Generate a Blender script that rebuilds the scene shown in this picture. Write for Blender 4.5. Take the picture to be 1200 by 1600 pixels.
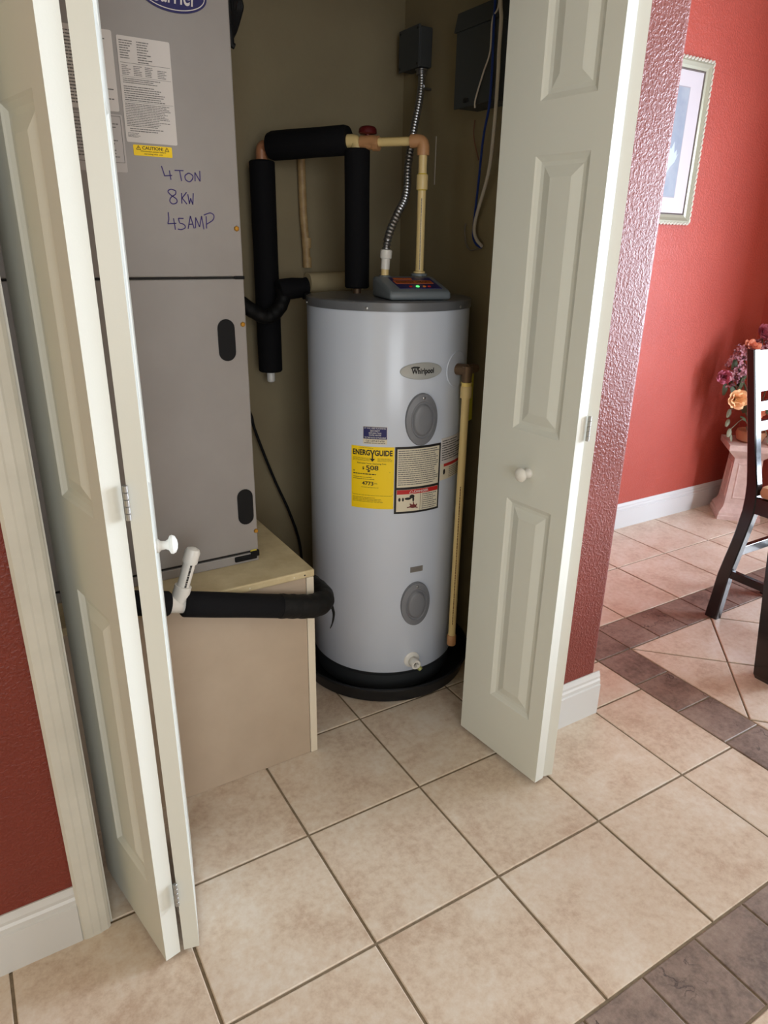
import bpy, bmesh, math, random
from mathutils import Vector, Matrix
random.seed(7)
for o in list(bpy.data.objects): bpy.data.objects.remove(o)
scene = bpy.context.scene
COL = scene.collection
R_ = math.radians

# ------------------------------------------------------------------ camera
cam_d = bpy.data.cameras.new('camera'); cam = bpy.data.objects.new('camera', cam_d); COL.objects.link(cam)
yaw, pitch, roll = 0.548235734, -0.369592233, 0.0169841979
fw = Vector((math.sin(yaw)*math.cos(pitch), math.cos(yaw)*math.cos(pitch), math.sin(pitch)))
rt = Vector((math.cos(yaw), -math.sin(yaw), 0)); up = rt.cross(fw)
rt2 = math.cos(roll)*rt + math.sin(roll)*up; up2 = -math.sin(roll)*rt + math.cos(roll)*up
m = Matrix.Identity(4)
for i in range(3): m[i][0] = rt2[i]; m[i][1] = up2[i]; m[i][2] = -fw[i]
m.translation = Vector((-0.54031, -1.21993, 1.38024))
cam.matrix_world = m
cam_d.sensor_fit = 'VERTICAL'; cam_d.sensor_height = 36; cam_d.sensor_width = 27
cam_d.lens = 1084.61/1600*36; cam_d.clip_start = 0.05
scene.camera = cam

# ------------------------------------------------------------------ light
world = bpy.data.worlds.new('world'); scene.world = world; world.use_nodes = True
world.node_tree.nodes['Background'].inputs[0].default_value = (0.75, 0.85, 1, 1)
world.node_tree.nodes['Background'].inputs[1].default_value = 0.6
def area(name, loc, direction, sx, sy, energy, color):
    d = bpy.data.lights.new(name, 'AREA'); d.shape = 'RECTANGLE'; d.size = sx; d.size_y = sy; d.energy = energy; d.color = color
    o = bpy.data.objects.new(name, d); COL.objects.link(o); o.location = loc
    o.rotation_euler = Vector(direction).to_track_quat('-Z', 'Y').to_euler(); return o
# sky light through the dining room window, sunlit daylight through the sliding glass door (both in the right wall)
area('daylight_dining_window', (3.34, -0.8, 1.1), (-1, 0, 0), 1.0, 1.9, 258, (0.74, 0.85, 1.0))
area('daylight_sliding_door', (3.34, -2.15, 1.06), (-1, 0, 0), 1.0, 2.0, 50, (1.0, 0.96, 0.9))
# added fill lamp behind the viewer, brightens hall and closet
area('fill_light_rear', (-0.95, -3.46, 1.45), (0, 1, 0), 1.6, 1.5, 41, (0.96, 0.985, 1.0))
vs = scene.view_settings
vs.view_transform = 'Standard'; vs.look = 'None'; vs.gamma = 1; vs.exposure = 0.06
try: vs.use_curve_mapping = False
except Exception: pass

# ------------------------------------------------------------------ materials
def lin(c):
    return tuple((v/255/12.92 if v/255 <= 0.04045 else ((v/255+0.055)/1.055)**2.4) for v in c) + (1.0,)
MATS = {}
def mat(name, col, rough=0.5, metal=0.0, spec=0.5, noise=None, bump=None, emit=None, coat=0.0):
    """noise=(scale, colour2, [detail]) mixes a second colour by world position; bump=(scale, strength, dist)"""
    if name in MATS: return MATS[name]
    m = bpy.data.materials.new(name); m.use_nodes = True; nt = m.node_tree; b = nt.nodes['Principled BSDF']
    b.inputs['Base Color'].default_value = lin(col); b.inputs['Roughness'].default_value = rough
    b.inputs['Metallic'].default_value = metal; b.inputs['Specular IOR Level'].default_value = spec
    if coat: b.inputs['Coat Weight'].default_value = coat; b.inputs['Coat Roughness'].default_value = 0.08
    if noise or bump:
        g = nt.nodes.new('ShaderNodeNewGeometry')
    if noise:
        n = nt.nodes.new('ShaderNodeTexNoise'); n.inputs['Scale'].default_value = noise[0]
        n.inputs['Detail'].default_value = noise[2] if len(noise) > 2 else 4; n.inputs['Roughness'].default_value = 0.65
        nt.links.new(g.outputs['Position'], n.inputs['Vector'])
        r = nt.nodes.new('ShaderNodeValToRGB'); r.color_ramp.elements[0].position = 0.36; r.color_ramp.elements[1].position = 0.66
        r.color_ramp.elements[0].color = lin(col); r.color_ramp.elements[1].color = lin(noise[1])
        nt.links.new(n.outputs['Fac'], r.inputs['Fac']); nt.links.new(r.outputs['Color'], b.inputs['Base Color'])
    if bump:
        n2 = nt.nodes.new('ShaderNodeTexNoise'); n2.inputs['Scale'].default_value = bump[0]; n2.inputs['Detail'].default_value = 2
        nt.links.new(g.outputs['Position'], n2.inputs['Vector'])
        bp = nt.nodes.new('ShaderNodeBump'); bp.inputs['Strength'].default_value = bump[1]; bp.inputs['Distance'].default_value = bump[2]
        nt.links.new(n2.outputs['Fac'], bp.inputs['Height']); nt.links.new(bp.outputs['Normal'], b.inputs['Normal'])
    if emit: b.inputs['Emission Color'].default_value = lin(emit[0]); b.inputs['Emission Strength'].default_value = emit[1]
    MATS[name] = m; return m

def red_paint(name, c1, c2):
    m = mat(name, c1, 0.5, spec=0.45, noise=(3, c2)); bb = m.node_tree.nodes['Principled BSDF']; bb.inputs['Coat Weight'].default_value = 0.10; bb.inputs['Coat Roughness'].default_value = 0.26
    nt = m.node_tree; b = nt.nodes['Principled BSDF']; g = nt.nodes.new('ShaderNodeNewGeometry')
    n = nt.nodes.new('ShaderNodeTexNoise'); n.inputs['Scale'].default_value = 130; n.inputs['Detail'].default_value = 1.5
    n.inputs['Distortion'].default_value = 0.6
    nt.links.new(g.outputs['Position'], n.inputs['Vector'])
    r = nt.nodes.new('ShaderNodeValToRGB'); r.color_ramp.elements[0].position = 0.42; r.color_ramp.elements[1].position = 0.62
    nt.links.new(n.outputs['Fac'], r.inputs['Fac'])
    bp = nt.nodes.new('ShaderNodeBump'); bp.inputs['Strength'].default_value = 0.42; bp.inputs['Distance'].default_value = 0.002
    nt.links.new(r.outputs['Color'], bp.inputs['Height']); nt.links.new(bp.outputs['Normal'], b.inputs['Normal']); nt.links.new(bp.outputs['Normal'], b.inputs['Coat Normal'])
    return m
RED = red_paint('red_paint_shaded_hall', (120, 43, 28), (114, 40, 25))       # hall copy of the wall red, darkened for its dimmer light
REDD = red_paint('red_paint_lit_dining', (170, 72, 57), (164, 67, 53))      # dining room copy of the red, window light painted in as lighter colour
CLOSETW = mat('closet_wall_paint', (146, 134, 104), 0.75, noise=(2.2, (138, 124, 96)), bump=(70, 0.25, 0.002))
CREAMW = mat('cream_wall_paint', (132, 106, 62), 0.8)
SANDW = mat('sand_wall_paint', (196, 172, 116), 0.8)
CEIL = mat('ceiling_white', (196, 188, 172), 0.9)
TRIM = mat('trim_white_gloss', (206, 204, 194), 0.35, spec=0.5, noise=(9, (198, 196, 186)))
BBOARD = mat('baseboard_white', (204, 204, 202), 0.35)
DOORM = mat('door_cream_paint', (216, 218, 210), 0.38, bump=(300, 0.06, 0.001))
GROUT = mat('grout', (118, 103, 82), 0.9, noise=(60, (138, 122, 100)))
def tile_material(name, c1, c2, c3, rough, bumpd, cracks=False):
    m = bpy.data.materials.new(name); m.use_nodes = True; nt = m.node_tree; b = nt.nodes['Principled BSDF']
    b.inputs['Roughness'].default_value = rough
    g = nt.nodes.new('ShaderNodeNewGeometry'); oi = nt.nodes.new('ShaderNodeObjectInfo')
    add = nt.nodes.new('ShaderNodeVectorMath'); add.operation = 'ADD'
    sc = nt.nodes.new('ShaderNodeVectorMath'); sc.operation = 'SCALE'; sc.inputs[3].default_value = 0.8
    comb = nt.nodes.new('ShaderNodeCombineXYZ'); nt.links.new(oi.outputs['Random'], comb.inputs[2])
    nt.links.new(comb.outputs[0], sc.inputs[0]); nt.links.new(sc.outputs[0], add.inputs[0]); nt.links.new(g.outputs['Position'], add.inputs[1])
    n1 = nt.nodes.new('ShaderNodeTexNoise'); n1.inputs['Scale'].default_value = 7; n1.inputs['Detail'].default_value = 5; n1.inputs['Roughness'].default_value = 0.6
    n2 = nt.nodes.new('ShaderNodeTexNoise'); n2.inputs['Scale'].default_value = 55; n2.inputs['Detail'].default_value = 5; n2.inputs['Roughness'].default_value = 0.7
    for n in (n1, n2): nt.links.new(add.outputs[0], n.inputs['Vector'])
    r = nt.nodes.new('ShaderNodeValToRGB'); e = r.color_ramp.elements
    e[0].position = 0.37; e[0].color = lin(c1); e[1].position = 0.63; e[1].color = lin(c3)
    k = e.new(0.5); k.color = lin(c2)
    mx = nt.nodes.new('ShaderNodeMath'); mx.operation = 'MULTIPLY_ADD'; mx.inputs[1].default_value = 0.45; 
    m2 = nt.nodes.new('ShaderNodeMath'); m2.operation = 'MULTIPLY'; m2.inputs[1].default_value = 0.55
    nt.links.new(n1.outputs['Fac'], m2.inputs[0]); nt.links.new(n2.outputs['Fac'], mx.inputs[0]); nt.links.new(m2.outputs[0], mx.inputs[2])
    nt.links.new(mx.outputs[0], r.inputs['Fac']); nt.links.new(r.outputs['Color'], b.inputs['Base Color'])
    if cracks:   # slate-like hairline fissures, broken up by a second noise
        n3 = nt.nodes.new('ShaderNodeTexNoise'); n3.inputs['Scale'].default_value = 11; n3.inputs['Detail'].default_value = 6; n3.inputs['Distortion'].default_value = 0.2
        n4 = nt.nodes.new('ShaderNodeTexNoise'); n4.inputs['Scale'].default_value = 6; n4.inputs['Detail'].default_value = 2
        for n in (n3, n4): nt.links.new(add.outputs[0], n.inputs['Vector'])
        su = nt.nodes.new('ShaderNodeMath'); su.operation = 'SUBTRACT'; su.inputs[1].default_value = 0.5; nt.links.new(n3.outputs['Fac'], su.inputs[0])
        ab = nt.nodes.new('ShaderNodeMath'); ab.operation = 'ABSOLUTE'; nt.links.new(su.outputs[0], ab.inputs[0])
        lt = nt.nodes.new('ShaderNodeMapRange'); lt.inputs[1].default_value = 0.0; lt.inputs[2].default_value = 0.012; lt.inputs[3].default_value = 1; lt.inputs[4].default_value = 0; nt.links.new(ab.outputs[0], lt.inputs[0])
        g2 = nt.nodes.new('ShaderNodeMapRange'); g2.inputs[1].default_value = 0.55; g2.inputs[2].default_value = 0.62; nt.links.new(n4.outputs['Fac'], g2.inputs[0])
        mu = nt.nodes.new('ShaderNodeMath'); mu.operation = 'MULTIPLY'; nt.links.new(lt.outputs[0], mu.inputs[0]); nt.links.new(g2.outputs[0], mu.inputs[1])
        mc_ = nt.nodes.new('ShaderNodeMix'); mc_.data_type = 'RGBA'; nt.links.new(mu.outputs[0], mc_.inputs[0]); nt.links.new(r.outputs['Color'], mc_.inputs[6]); mc_.inputs[7].default_value = lin((58, 46, 40)); nt.links.new(mc_.outputs[2], b.inputs['Base Color'])
    bp = nt.nodes.new('ShaderNodeBump'); bp.inputs['Strength'].default_value = 0.3; bp.inputs['Distance'].default_value = bumpd
    nt.links.new(n2.outputs['Fac'], bp.inputs['Height']); nt.links.new(bp.outputs['Normal'], b.inputs['Normal'])
    return m
TILE = tile_material('beige_ceramic_tile', (188, 164, 143), (208, 190, 170), (217, 205, 190), 0.34, 0.0008)
TILEB = tile_material('brown_slate_tile', (96, 80, 71), (132, 113, 102), (152, 134, 121), 0.45, 0.0025, True)
STEEL = mat('taupe_enamel_steel', (157, 153, 151), 0.42, metal=0.15, noise=(4, (151, 147, 145)))
DARK = mat('dark_gap', (22, 20, 19), 0.8)
FOAM = mat('black_foam', (15, 15, 18), 0.85, spec=0.2, bump=(160, 0.25, 0.002))
TAPE = mat('black_tape', (13, 13, 14), 0.62, spec=0.25, bump=(60, 0.5, 0.004))
CPVC = mat('cream_cpvc', (226, 200, 140), 0.35)
CPVCT = mat('tan_cpvc', (190, 140, 96), 0.4)
CPVCOLD = mat('aged_cpvc', (190, 160, 112), 0.5, noise=(30, (160, 128, 86)))
PVC = mat('white_pvc', (226, 224, 218), 0.3)
TANKM = mat('heater_white_enamel', (208, 215, 228), 0.22, spec=0.5)
LIDM = mat('heater_grey_lid', (104, 106, 110), 0.3)
COVERM = mat('heater_grey_cover', (122, 124, 130), 0.45)
MODM = mat('grey_plastic', (108, 116, 122), 0.45)
BOXM = mat('grey_box_enamel', (62, 66, 68), 0.6)
BLACKP = mat('black_plastic', (12, 13, 16), 0.6, spec=0.25)
PANM = mat('black_plastic_pan', (15, 17, 21), 0.45)
INK = mat('black_ink', (24, 22, 22), 0.6)
GREYINK = mat('grey_print', (112, 110, 108), 0.7)
PURPLE = mat('purple_marker', (54, 38, 110), 0.5)
PAPER = mat('white_label', (214, 208, 204), 0.5)
PAPER2 = mat('ivory_label', (224, 214, 190), 0.5)
YEL = mat('yellow_label', (255, 216, 8), 0.45)
NAVY = mat('navy_print', (24, 24, 92), 0.4)
REDP = mat('red_print', (190, 34, 34), 0.5)
BRASS = mat('brass', (196, 146, 60), 0.35, metal=0.8)
BRONZE = mat('aged_brass', (108, 86, 66), 0.5, metal=0.5)
CHROME = mat('bright_steel', (170, 170, 168), 0.38, metal=0.8)
SILVER = mat('silver_badge', (196, 198, 196), 0.3, metal=0.35)
GALV = mat('galvanized_conduit', (150, 150, 152), 0.3, metal=0.9)
PLAT = mat('platform_beige_board', (188, 170, 150), 0.6, noise=(5, (180, 162, 142)))
PLATW = mat('platform_top_paint', (214, 198, 160), 0.5, noise=(14, (196, 178, 138)), bump=(40, 0.3, 0.002))
EDGEW = mat('corner_bead_white', (226, 216, 196), 0.45)
BLUEW = mat('blue_wire', (24, 52, 128), 0.4)
WHITEW = mat('white_cable', (196, 188, 176), 0.5)
GREYW = mat('grey_wire', (120, 112, 104), 0.5)
REDH = mat('dark_red_plastic', (84, 12, 16), 0.5)
ORANGE = mat('orange_print', (196, 96, 34), 0.5)
LED = mat('green_led', (90, 255, 120), 0.4, emit=((90, 255, 120), 1.5))
AMBER = mat('amber_lens', (220, 120, 40), 0.4)
WOODB = mat('black_wood', (30, 27, 28), 0.26, spec=0.6, noise=(40, (22, 20, 21)), coat=0.3)
CUSH = mat('tan_upholstery', (196, 164, 130), 0.85)
PEDM = mat('pinkish_plaster', (222, 202, 194), 0.7, noise=(25, (208, 184, 176)), bump=(90, 0.3, 0.003))
SILVF = mat('silver_green_frame', (160, 160, 140), 0.35, metal=0.35)
MATB = mat('picture_mat_board', (192, 187, 190), 0.35, coat=0.5)
ARTB = mat('picture_print', (132, 144, 158), 0.3, noise=(5, (156, 164, 172)), coat=0.6)
ARTW = mat('picture_pale_shape', (180, 192, 208), 0.3, coat=0.6)
ROSEP = mat('dusty_pink_petal', (178, 92, 114), 0.7)
ROSEY = mat('peach_petal', (250, 216, 164), 0.7, noise=(40, (244, 186, 140)))
ROSEO = mat('salmon_petal', (232, 150, 120), 0.7)
MAUVE = mat('mauve_petal', (150, 90, 110), 0.7, noise=(60, (196, 150, 156)))
LEAF = mat('green_leaf', (78, 88, 62), 0.6)
LEAFP = mat('pale_ivy_leaf', (136, 142, 118), 0.6)
BASKET = mat('tan_basket', (196, 150, 116), 0.8)
CURT = mat('sheer_curtain', (224, 218, 206), 0.9)
GLASS = mat('window_glass', (235, 240, 245), 0.02)
ALUM = mat('white_window_frame', (220, 220, 218), 0.4)

# ------------------------------------------------------------------ mesh helpers
WPOS = {}
def finish(name, verts, faces, material, parent=None, smooth=False, matidx=None, origin=None):
    """one mesh object, world-space verts; origin at the foot of its bounding box"""
    mats = material if isinstance(material, (list, tuple)) else [material]
    xs = [v[0] for v in verts]; ys = [v[1] for v in verts]; zs = [v[2] for v in verts]
    w = origin if origin else Vector(((min(xs)+max(xs))/2, (min(ys)+max(ys))/2, min(zs)))
    w = Vector(w)
    me = bpy.data.meshes.new(name)
    me.from_pydata([(v[0]-w.x, v[1]-w.y, v[2]-w.z) for v in verts], [], faces)
    bm = bmesh.new(); bm.from_mesh(me); bmesh.ops.recalc_face_normals(bm, faces=bm.faces); bm.to_mesh(me); bm.free()
    for mm in mats: me.materials.append(mm)
    if matidx: me.polygons.foreach_set('material_index', matidx)
    if smooth:
        me.polygons.foreach_set('use_smooth', [True]*len(me.polygons))
        try: me.set_sharp_from_angle(angle=R_(38))
        except Exception: pass
    me.update()
    o = bpy.data.objects.new(name, me); COL.objects.link(o)
    if parent is not None:
        o.parent = parent; o.location = w - WPOS[parent.name]
    else: o.location = w
    WPOS[o.name] = w
    return o
def empty(name, loc, label, cat, group=None):
    o = bpy.data.objects.new(name, None); o.empty_display_size = 0.05; COL.objects.link(o); o.location = loc; WPOS[o.name] = Vector(loc)
    tag(o, label, cat, group); return o
def tag(o, label=None, cat=None, group=None, kind=None):
    if label: o['label'] = label
    if cat: o['category'] = cat
    if group: o['group'] = group
    if kind: o['kind'] = kind
    return o

class MB:
    """collects geometry for ONE mesh"""
    def __init__(s): s.v = []; s.f = []; s.mi = []
    def add(s, v, f, mi=0):
        k = len(s.v); s.v += [tuple(p) for p in v]; s.f += [tuple(i+k for i in q) for q in f]; s.mi += [mi]*len(f); return s
    def box(s, x0, x1, y0, y1, z0, z1, mi=0):
        return s.hexa([(x0,y0,z0),(x1,y0,z0),(x1,y1,z0),(x0,y1,z0),(x0,y0,z1),(x1,y0,z1),(x1,y1,z1),(x0,y1,z1)], mi)
    def hexa(s, p, mi=0):
        return s.add(p, [(0,3,2,1),(4,5,6,7),(0,1,5,4),(1,2,6,5),(2,3,7,6),(3,0,4,7)], mi)
    def bbox(s, x0, x1, y0, y1, z0, z1, b=0.002, mi=0, xf=None):
        """bevelled box, optional transform xf(x,y,z)->world"""
        bm = bmesh.new(); bmesh.ops.create_cube(bm, size=1)
        for v in bm.verts: v.co = Vector((x0+(v.co.x+.5)*(x1-x0), y0+(v.co.y+.5)*(y1-y0), z0+(v.co.z+.5)*(z1-z0)))
        bmesh.ops.bevel(bm, geom=list(bm.edges), offset=b, segments=2, profile=0.5, affect='EDGES')
        bm.verts.index_update(); vv = [tuple(v.co) for v in bm.verts]; ff = [tuple(v.index for v in f.verts) for f in bm.faces]; bm.free()
        if xf: vv = [tuple(xf(*p)) for p in vv]
        return s.add(vv, ff, mi)
    def tube(s, pts, r, n=12, mi=0, caps=True, rings=None):
        """tube through pts; r number or list"""
        pts = [Vector(p) for p in pts]; N = len(pts); rr = r if isinstance(r, (list, tuple)) else [r]*N
        t0 = (pts[1]-pts[0]).normalized(); a = Vector((0,0,1)) if abs(t0.z) < 0.9 else Vector((1,0,0))
        u = t0.cross(a).normalized(); vv = []; ff = []
        for i, p in enumerate(pts):
            t = (pts[min(i+1,N-1)]-pts[max(i-1,0)]).normalized()
            u = (u - t*u.dot(t)).normalized(); w = t.cross(u)
            for k in range(n):
                c = 2*math.pi*k/n; vv.append(p + (u*math.cos(c)+w*math.sin(c))*rr[i])
        for i in range(N-1):
            for k in range(n): ff.append((i*n+k, i*n+(k+1)%n, (i+1)*n+(k+1)%n, (i+1)*n+k))
        if caps: ff.append(tuple(reversed(range(n)))); ff.append(tuple((N-1)*n+k for k in range(n)))
        return s.add(vv, ff, mi)
    def lathe(s, prof, c, axis=(0,0,1), n=32, mi=0, closed=True):
        """prof: list of (radius, height along axis) ; c base point"""
        ax = Vector(axis).normalized(); a = Vector((1,0,0)) if abs(ax.x) < 0.9 else Vector((0,1,0))
        u = ax.cross(a).normalized(); w = ax.cross(u); c = Vector(c); vv = []; ff = []
        for (r, h) in prof:
            for k in range(n):
                t = 2*math.pi*k/n; vv.append(c + ax*h + (u*math.cos(t)+w*math.sin(t))*max(r, 1e-5))
        for i in range(len(prof)-1):
            for k in range(n): ff.append((i*n+k, i*n+(k+1)%n, (i+1)*n+(k+1)%n, (i+1)*n+k))
        if closed: ff.append(tuple(reversed(range(n)))); ff.append(tuple((len(prof)-1)*n+k for k in range(n)))
        return s.add(vv, ff, mi)
    def build(s, name, material, parent=None, smooth=False, origin=None):
        return finish(name, s.v, s.f, material, parent, smooth, s.mi if isinstance(material, (list, tuple)) else None, origin)
def smooth_path(pts, n=6):
    """Catmull-Rom"""
    P = [Vector(p) for p in pts]; P = [P[0]*2-P[1]] + P + [P[-1]*2-P[-2]]; out = []
    for i in range(1, len(P)-2):
        for k in range(n):
            t = k/n; a, b, c, d = P[i-1], P[i], P[i+1], P[i+2]
            out.append(0.5*((2*b)+(c-a)*t+(2*a-5*b+4*c-d)*t*t+(-a+3*b-3*c+d)*t*t*t))
    out.append(P[-2]); return out

# text -> flat mesh (verts 2-D, faces), fitted to w x h boxes
def text_mesh(s, bold=0.0, shear=0.0):
    cu = bpy.data.curves.new('t', 'FONT'); cu.body = s; cu.size = 1; cu.offset = bold; cu.shear = shear; cu.resolution_u = 4
    o = bpy.data.objects.new('t', cu); COL.objects.link(o); dg = bpy.context.evaluated_depsgraph_get(); dg.update()
    me = bpy.data.meshes.new_from_object(o.evaluated_get(dg))
    vv = [(v.co.x, v.co.y) for v in me.vertices]; ff = [tuple(p.vertices) for p in me.polygons]
    bpy.data.objects.remove(o); bpy.data.curves.remove(cu); bpy.data.meshes.remove(me)
    return vv, ff
def fit_text(s, u0, u1, v0, v1, bold=0.0, shear=0.0, keep=False):
    vv, ff = text_mesh(s, bold, shear)
    a0 = min(p[0] for p in vv); a1 = max(p[0] for p in vv); b0 = min(p[1] for p in vv); b1 = max(p[1] for p in vv)
    return [(u0+(p[0]-a0)/(a1-a0)*(u1-u0), v0+(p[1]-b0)/(b1-b0)*(v1-v0)) for p in vv], ff
def rects2d(rs):
    vv = []; ff = []
    for (a, b, c, d) in rs:
        k = len(vv); vv += [(a, c), (b, c), (b, d), (a, d)]; ff.append((k, k+1, k+2, k+3))
    return vv, ff
def fine_print(u0, u1, v0, v1, lines, dens=0.8, h=0.45, rag=0.25, wl=(0.008, 0.02), mn=None):
    """rows of illegible small print as word-long bars"""
    rs = []; st = (v1-v0)/lines
    for i in range(lines):
        y = v1-(i+0.75)*st; x = u0; end = u1-random.random()*rag*(u1-u0)
        while x < end-0.002:
            w = min(random.uniform(*wl), end-x); rs.append((x, x+w, y, y+st*h)); x += w+random.uniform(0.25, 0.6)*wl[0]/dens*0.6
    return rects2d(rs)
def ribbon(strokes, w):
    """hand strokes (polylines in 2-D) to flat ribbons"""
    vv = []; ff = []
    for st in strokes:
        p3 = [(a, b, 0) for a, b in st]; p = smooth_path(p3, 5) if len(st) > 2 else [Vector(q) for q in p3]
        k = len(vv)
        for i, q in enumerate(p):
            t = (p[min(i+1, len(p)-1)]-p[max(i-1, 0)]).normalized(); nn = Vector((-t.y, t.x, 0))*w/2
            vv += [(q.x+nn.x, q.y+nn.y), (q.x-nn.x, q.y-nn.y)]
        for i in range(len(p)-1): ff.append((k+2*i, k+2*i+1, k+2*i+3, k+2*i+2))
    return vv, ff

# ================================================================== SETTING
T = 0.333          # floor tile module
XR, YB = 0.885, 1.035     # closet inner right wall, closet back wall
XD = 3.195         # dining right wall
ZC = 2.44
# ---- floor: grout bed with every tile a child
fb = MB(); fb.box(-2.5, 3.45, -3.6, 1.2, -0.06, -0.0035)
floor = fb.build('floor', GROUT); tag(floor, 'beige ceramic tile floor with brown border bands', 'floor', kind='structure')
def inset_poly(poly, d):
    n = len(poly); out = poly[:]
    for i in range(n):
        a = Vector(poly[i]); b = Vector(poly[(i+1) % n]); e = (b-a).normalized(); nn = Vector((-e.y, e.x)); off = nn.dot(a)+d
        res = []
        for j in range(len(out)):
            p = Vector(out[j]); q = Vector(out[(j+1) % len(out)]); dp = nn.dot(p)-off; dq = nn.dot(q)-off
            if dp >= 0: res.append((p.x, p.y))
            if (dp >= 0) != (dq >= 0): t = dp/(dp-dq); r = p.lerp(q, t); res.append((r.x, r.y))
        out = res
        if len(out) < 3: return []
    return out
def clip_poly(poly, x0, x1, y0, y1):
    for (nx, ny, off) in ((1, 0, x0), (-1, 0, -x1), (0, 1, y0), (0, -1, -y1)):
        res = []
        for j in range(len(poly)):
            p = poly[j]; q = poly[(j+1) % len(poly)]; dp = nx*p[0]+ny*p[1]-off; dq = nx*q[0]+ny*q[1]-off
            if dp >= -1e-9: res.append(p)
            if (dp > 1e-9 and dq < -1e-9) or (dp < -1e-9 and dq > 1e-9):
                t = dp/(dp-dq); res.append((p[0]+(q[0]-p[0])*t, p[1]+(q[1]-p[1])*t))
        poly = res
        if len(poly) < 3: return []
    return poly
tile_cache = {}
def tile(poly, material, name, gap):
    """poly in tile units, counter-clockwise"""
    P = [(a*T, b*T) for a, b in poly]; cx = sum(p[0] for p in P)/len(P); cy = sum(p[1] for p in P)/len(P)
    key = (material.name,)+tuple((round(p[0]-cx, 4), round(p[1]-cy, 4)) for p in P)
    dz = random.uniform(-0.0004, 0.0004)
    if key in tile_cache:
        o = bpy.data.objects.new(name, tile_cache[key])
    else:
        L = [(p[0]-cx, p[1]-cy) for p in P]; a = inset_poly(L, gap/2); b = inset_poly(L, gap/2+0.002)
        if len(a) < 3 or len(b) != len(a): return
        n = len(a); v = [(x, y, -0.0045) for x, y in a]+[(x, y, -0.0014) for x, y in a]+[(x, y, 0) for x, y in b]
        f = [tuple(range(2*n, 3*n))]
        for k in range(n):
            q = (k+1) % n; f += [(k, q, n+q, n+k), (n+k, n+q, 2*n+q, 2*n+k)]
        me = bpy.data.meshes.new(name); me.from_pydata(v, [], f); me.materials.append(material); me.update(); tile_cache[key] = me
        o = bpy.data.objects.new(name, me)
    COL.objects.link(o); o.parent = floor; o.location = Vector((cx, cy, dz))-WPOS[floor.name]
def rect(x0, x1, y0, y1): return [(x0, y0), (x1, y0), (x1, y1), (x0, y1)]
G1, G2 = 0.0065, 0.005
# hall and closet: square beige tiles
xs = [-6, -5, -4, -3, -2, -1, 0, 1, 2, 3]
for i in range(len(xs)-1):
    for (y0, y1) in ((2, 3.1), (1, 2), (0, 1), (-1, 0), (-2, -1), (-3.5, -2.5), (-4.5, -3.5), (-5.5, -4.5), (-6.5, -5.5), (-7.5, -6.5), (-8.5, -7.5)):
        tile(rect(xs[i], xs[i+1], y0, y1), TILE, 'beige_tile', G1)
for (y0, y1) in ((-1, 0), (-2, -1), (-3.5, -2.5), (-4.5, -3.5), (-5.5, -4.5), (-6.5, -5.5), (0, 0.57), (0.57, 1.07), (1.07, 2.08), (2.08, 3.09)):
    tile(rect(3, 3.69, y0, y1), TILE, 'beige_tile', G1)
# brown band across the hall
x = -6.21
while x < 3.6: tile(rect(x, min(x+0.5, 3.69), -2.5, -2.0), TILEB, 'brown_tile', G2); x += 0.5
# brown border of the dining room
y = 0.57
while y > -6.4: tile(rect(3.69, 4.19, y-0.5, y), TILEB, 'brown_tile', G2); y -= 0.5
x = 3.69
while x < 9.5: tile(rect(x, x+0.5, 0.57, 1.07), TILEB, 'brown_tile', G2); x += 0.5
# strip behind the border
for k in range(6):
    for (y0, y1) in ((1.07, 2.08), (2.08, 3.09)): tile(rect(3.69+k, 4.69+k, y0, y1), TILE, 'beige_tile', G1)
# diagonal field
s2 = math.sqrt(0.5)
for a in range(-10, 14):
    for b in range(-12, 12):
        ox, oy = 4.19+(a+b)*s2, 0.57+(b-a)*s2
        p = [(ox, oy), (ox+s2, oy-s2), (ox+2*s2, oy), (ox+s2, oy+s2)]
        p = clip_poly(p, 4.19, 9.7, -6.4, 0.57)
        if len(p) >= 3: tile(p, TILE, 'beige_tile', G1)

# ---- walls
def struct(o, label, cat): return tag(o, label, cat, kind='structure')
w = MB()   # wall with the closet opening; slot 0 red (room side), slot 1 closet paint
def wallbox(x0, x1, y0, y1, z0, z1, faces):
    p = [(x0,y0,z0),(x1,y0,z0),(x1,y1,z0),(x0,y1,z0),(x0,y0,z1),(x1,y0,z1),(x1,y1,z1),(x0,y1,z1)]
    q = [(0,3,2,1),(4,5,6,7),(0,1,5,4),(1,2,6,5),(2,3,7,6),(3,0,4,7)]
    k = len(w.v); w.v += p; w.f += [tuple(i+k for i in f) for f in q]; w.mi += faces
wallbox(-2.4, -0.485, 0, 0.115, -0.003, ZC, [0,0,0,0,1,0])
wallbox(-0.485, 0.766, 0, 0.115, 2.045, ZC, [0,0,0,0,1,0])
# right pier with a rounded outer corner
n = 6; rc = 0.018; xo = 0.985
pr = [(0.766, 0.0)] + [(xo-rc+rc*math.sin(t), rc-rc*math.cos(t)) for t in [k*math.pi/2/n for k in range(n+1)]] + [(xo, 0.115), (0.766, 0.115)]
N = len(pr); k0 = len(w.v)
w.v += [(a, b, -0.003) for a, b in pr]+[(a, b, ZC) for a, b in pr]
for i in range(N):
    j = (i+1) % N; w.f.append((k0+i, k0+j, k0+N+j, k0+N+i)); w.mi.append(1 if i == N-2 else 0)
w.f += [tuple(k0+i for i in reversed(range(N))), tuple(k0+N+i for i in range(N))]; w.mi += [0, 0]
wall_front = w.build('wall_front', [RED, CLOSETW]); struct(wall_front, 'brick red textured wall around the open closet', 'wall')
w = MB(); wallbox(XR, 0.985, 0.115, YB+0.1, -0.003, ZC, [0,0,1,0,0,1])
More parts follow.
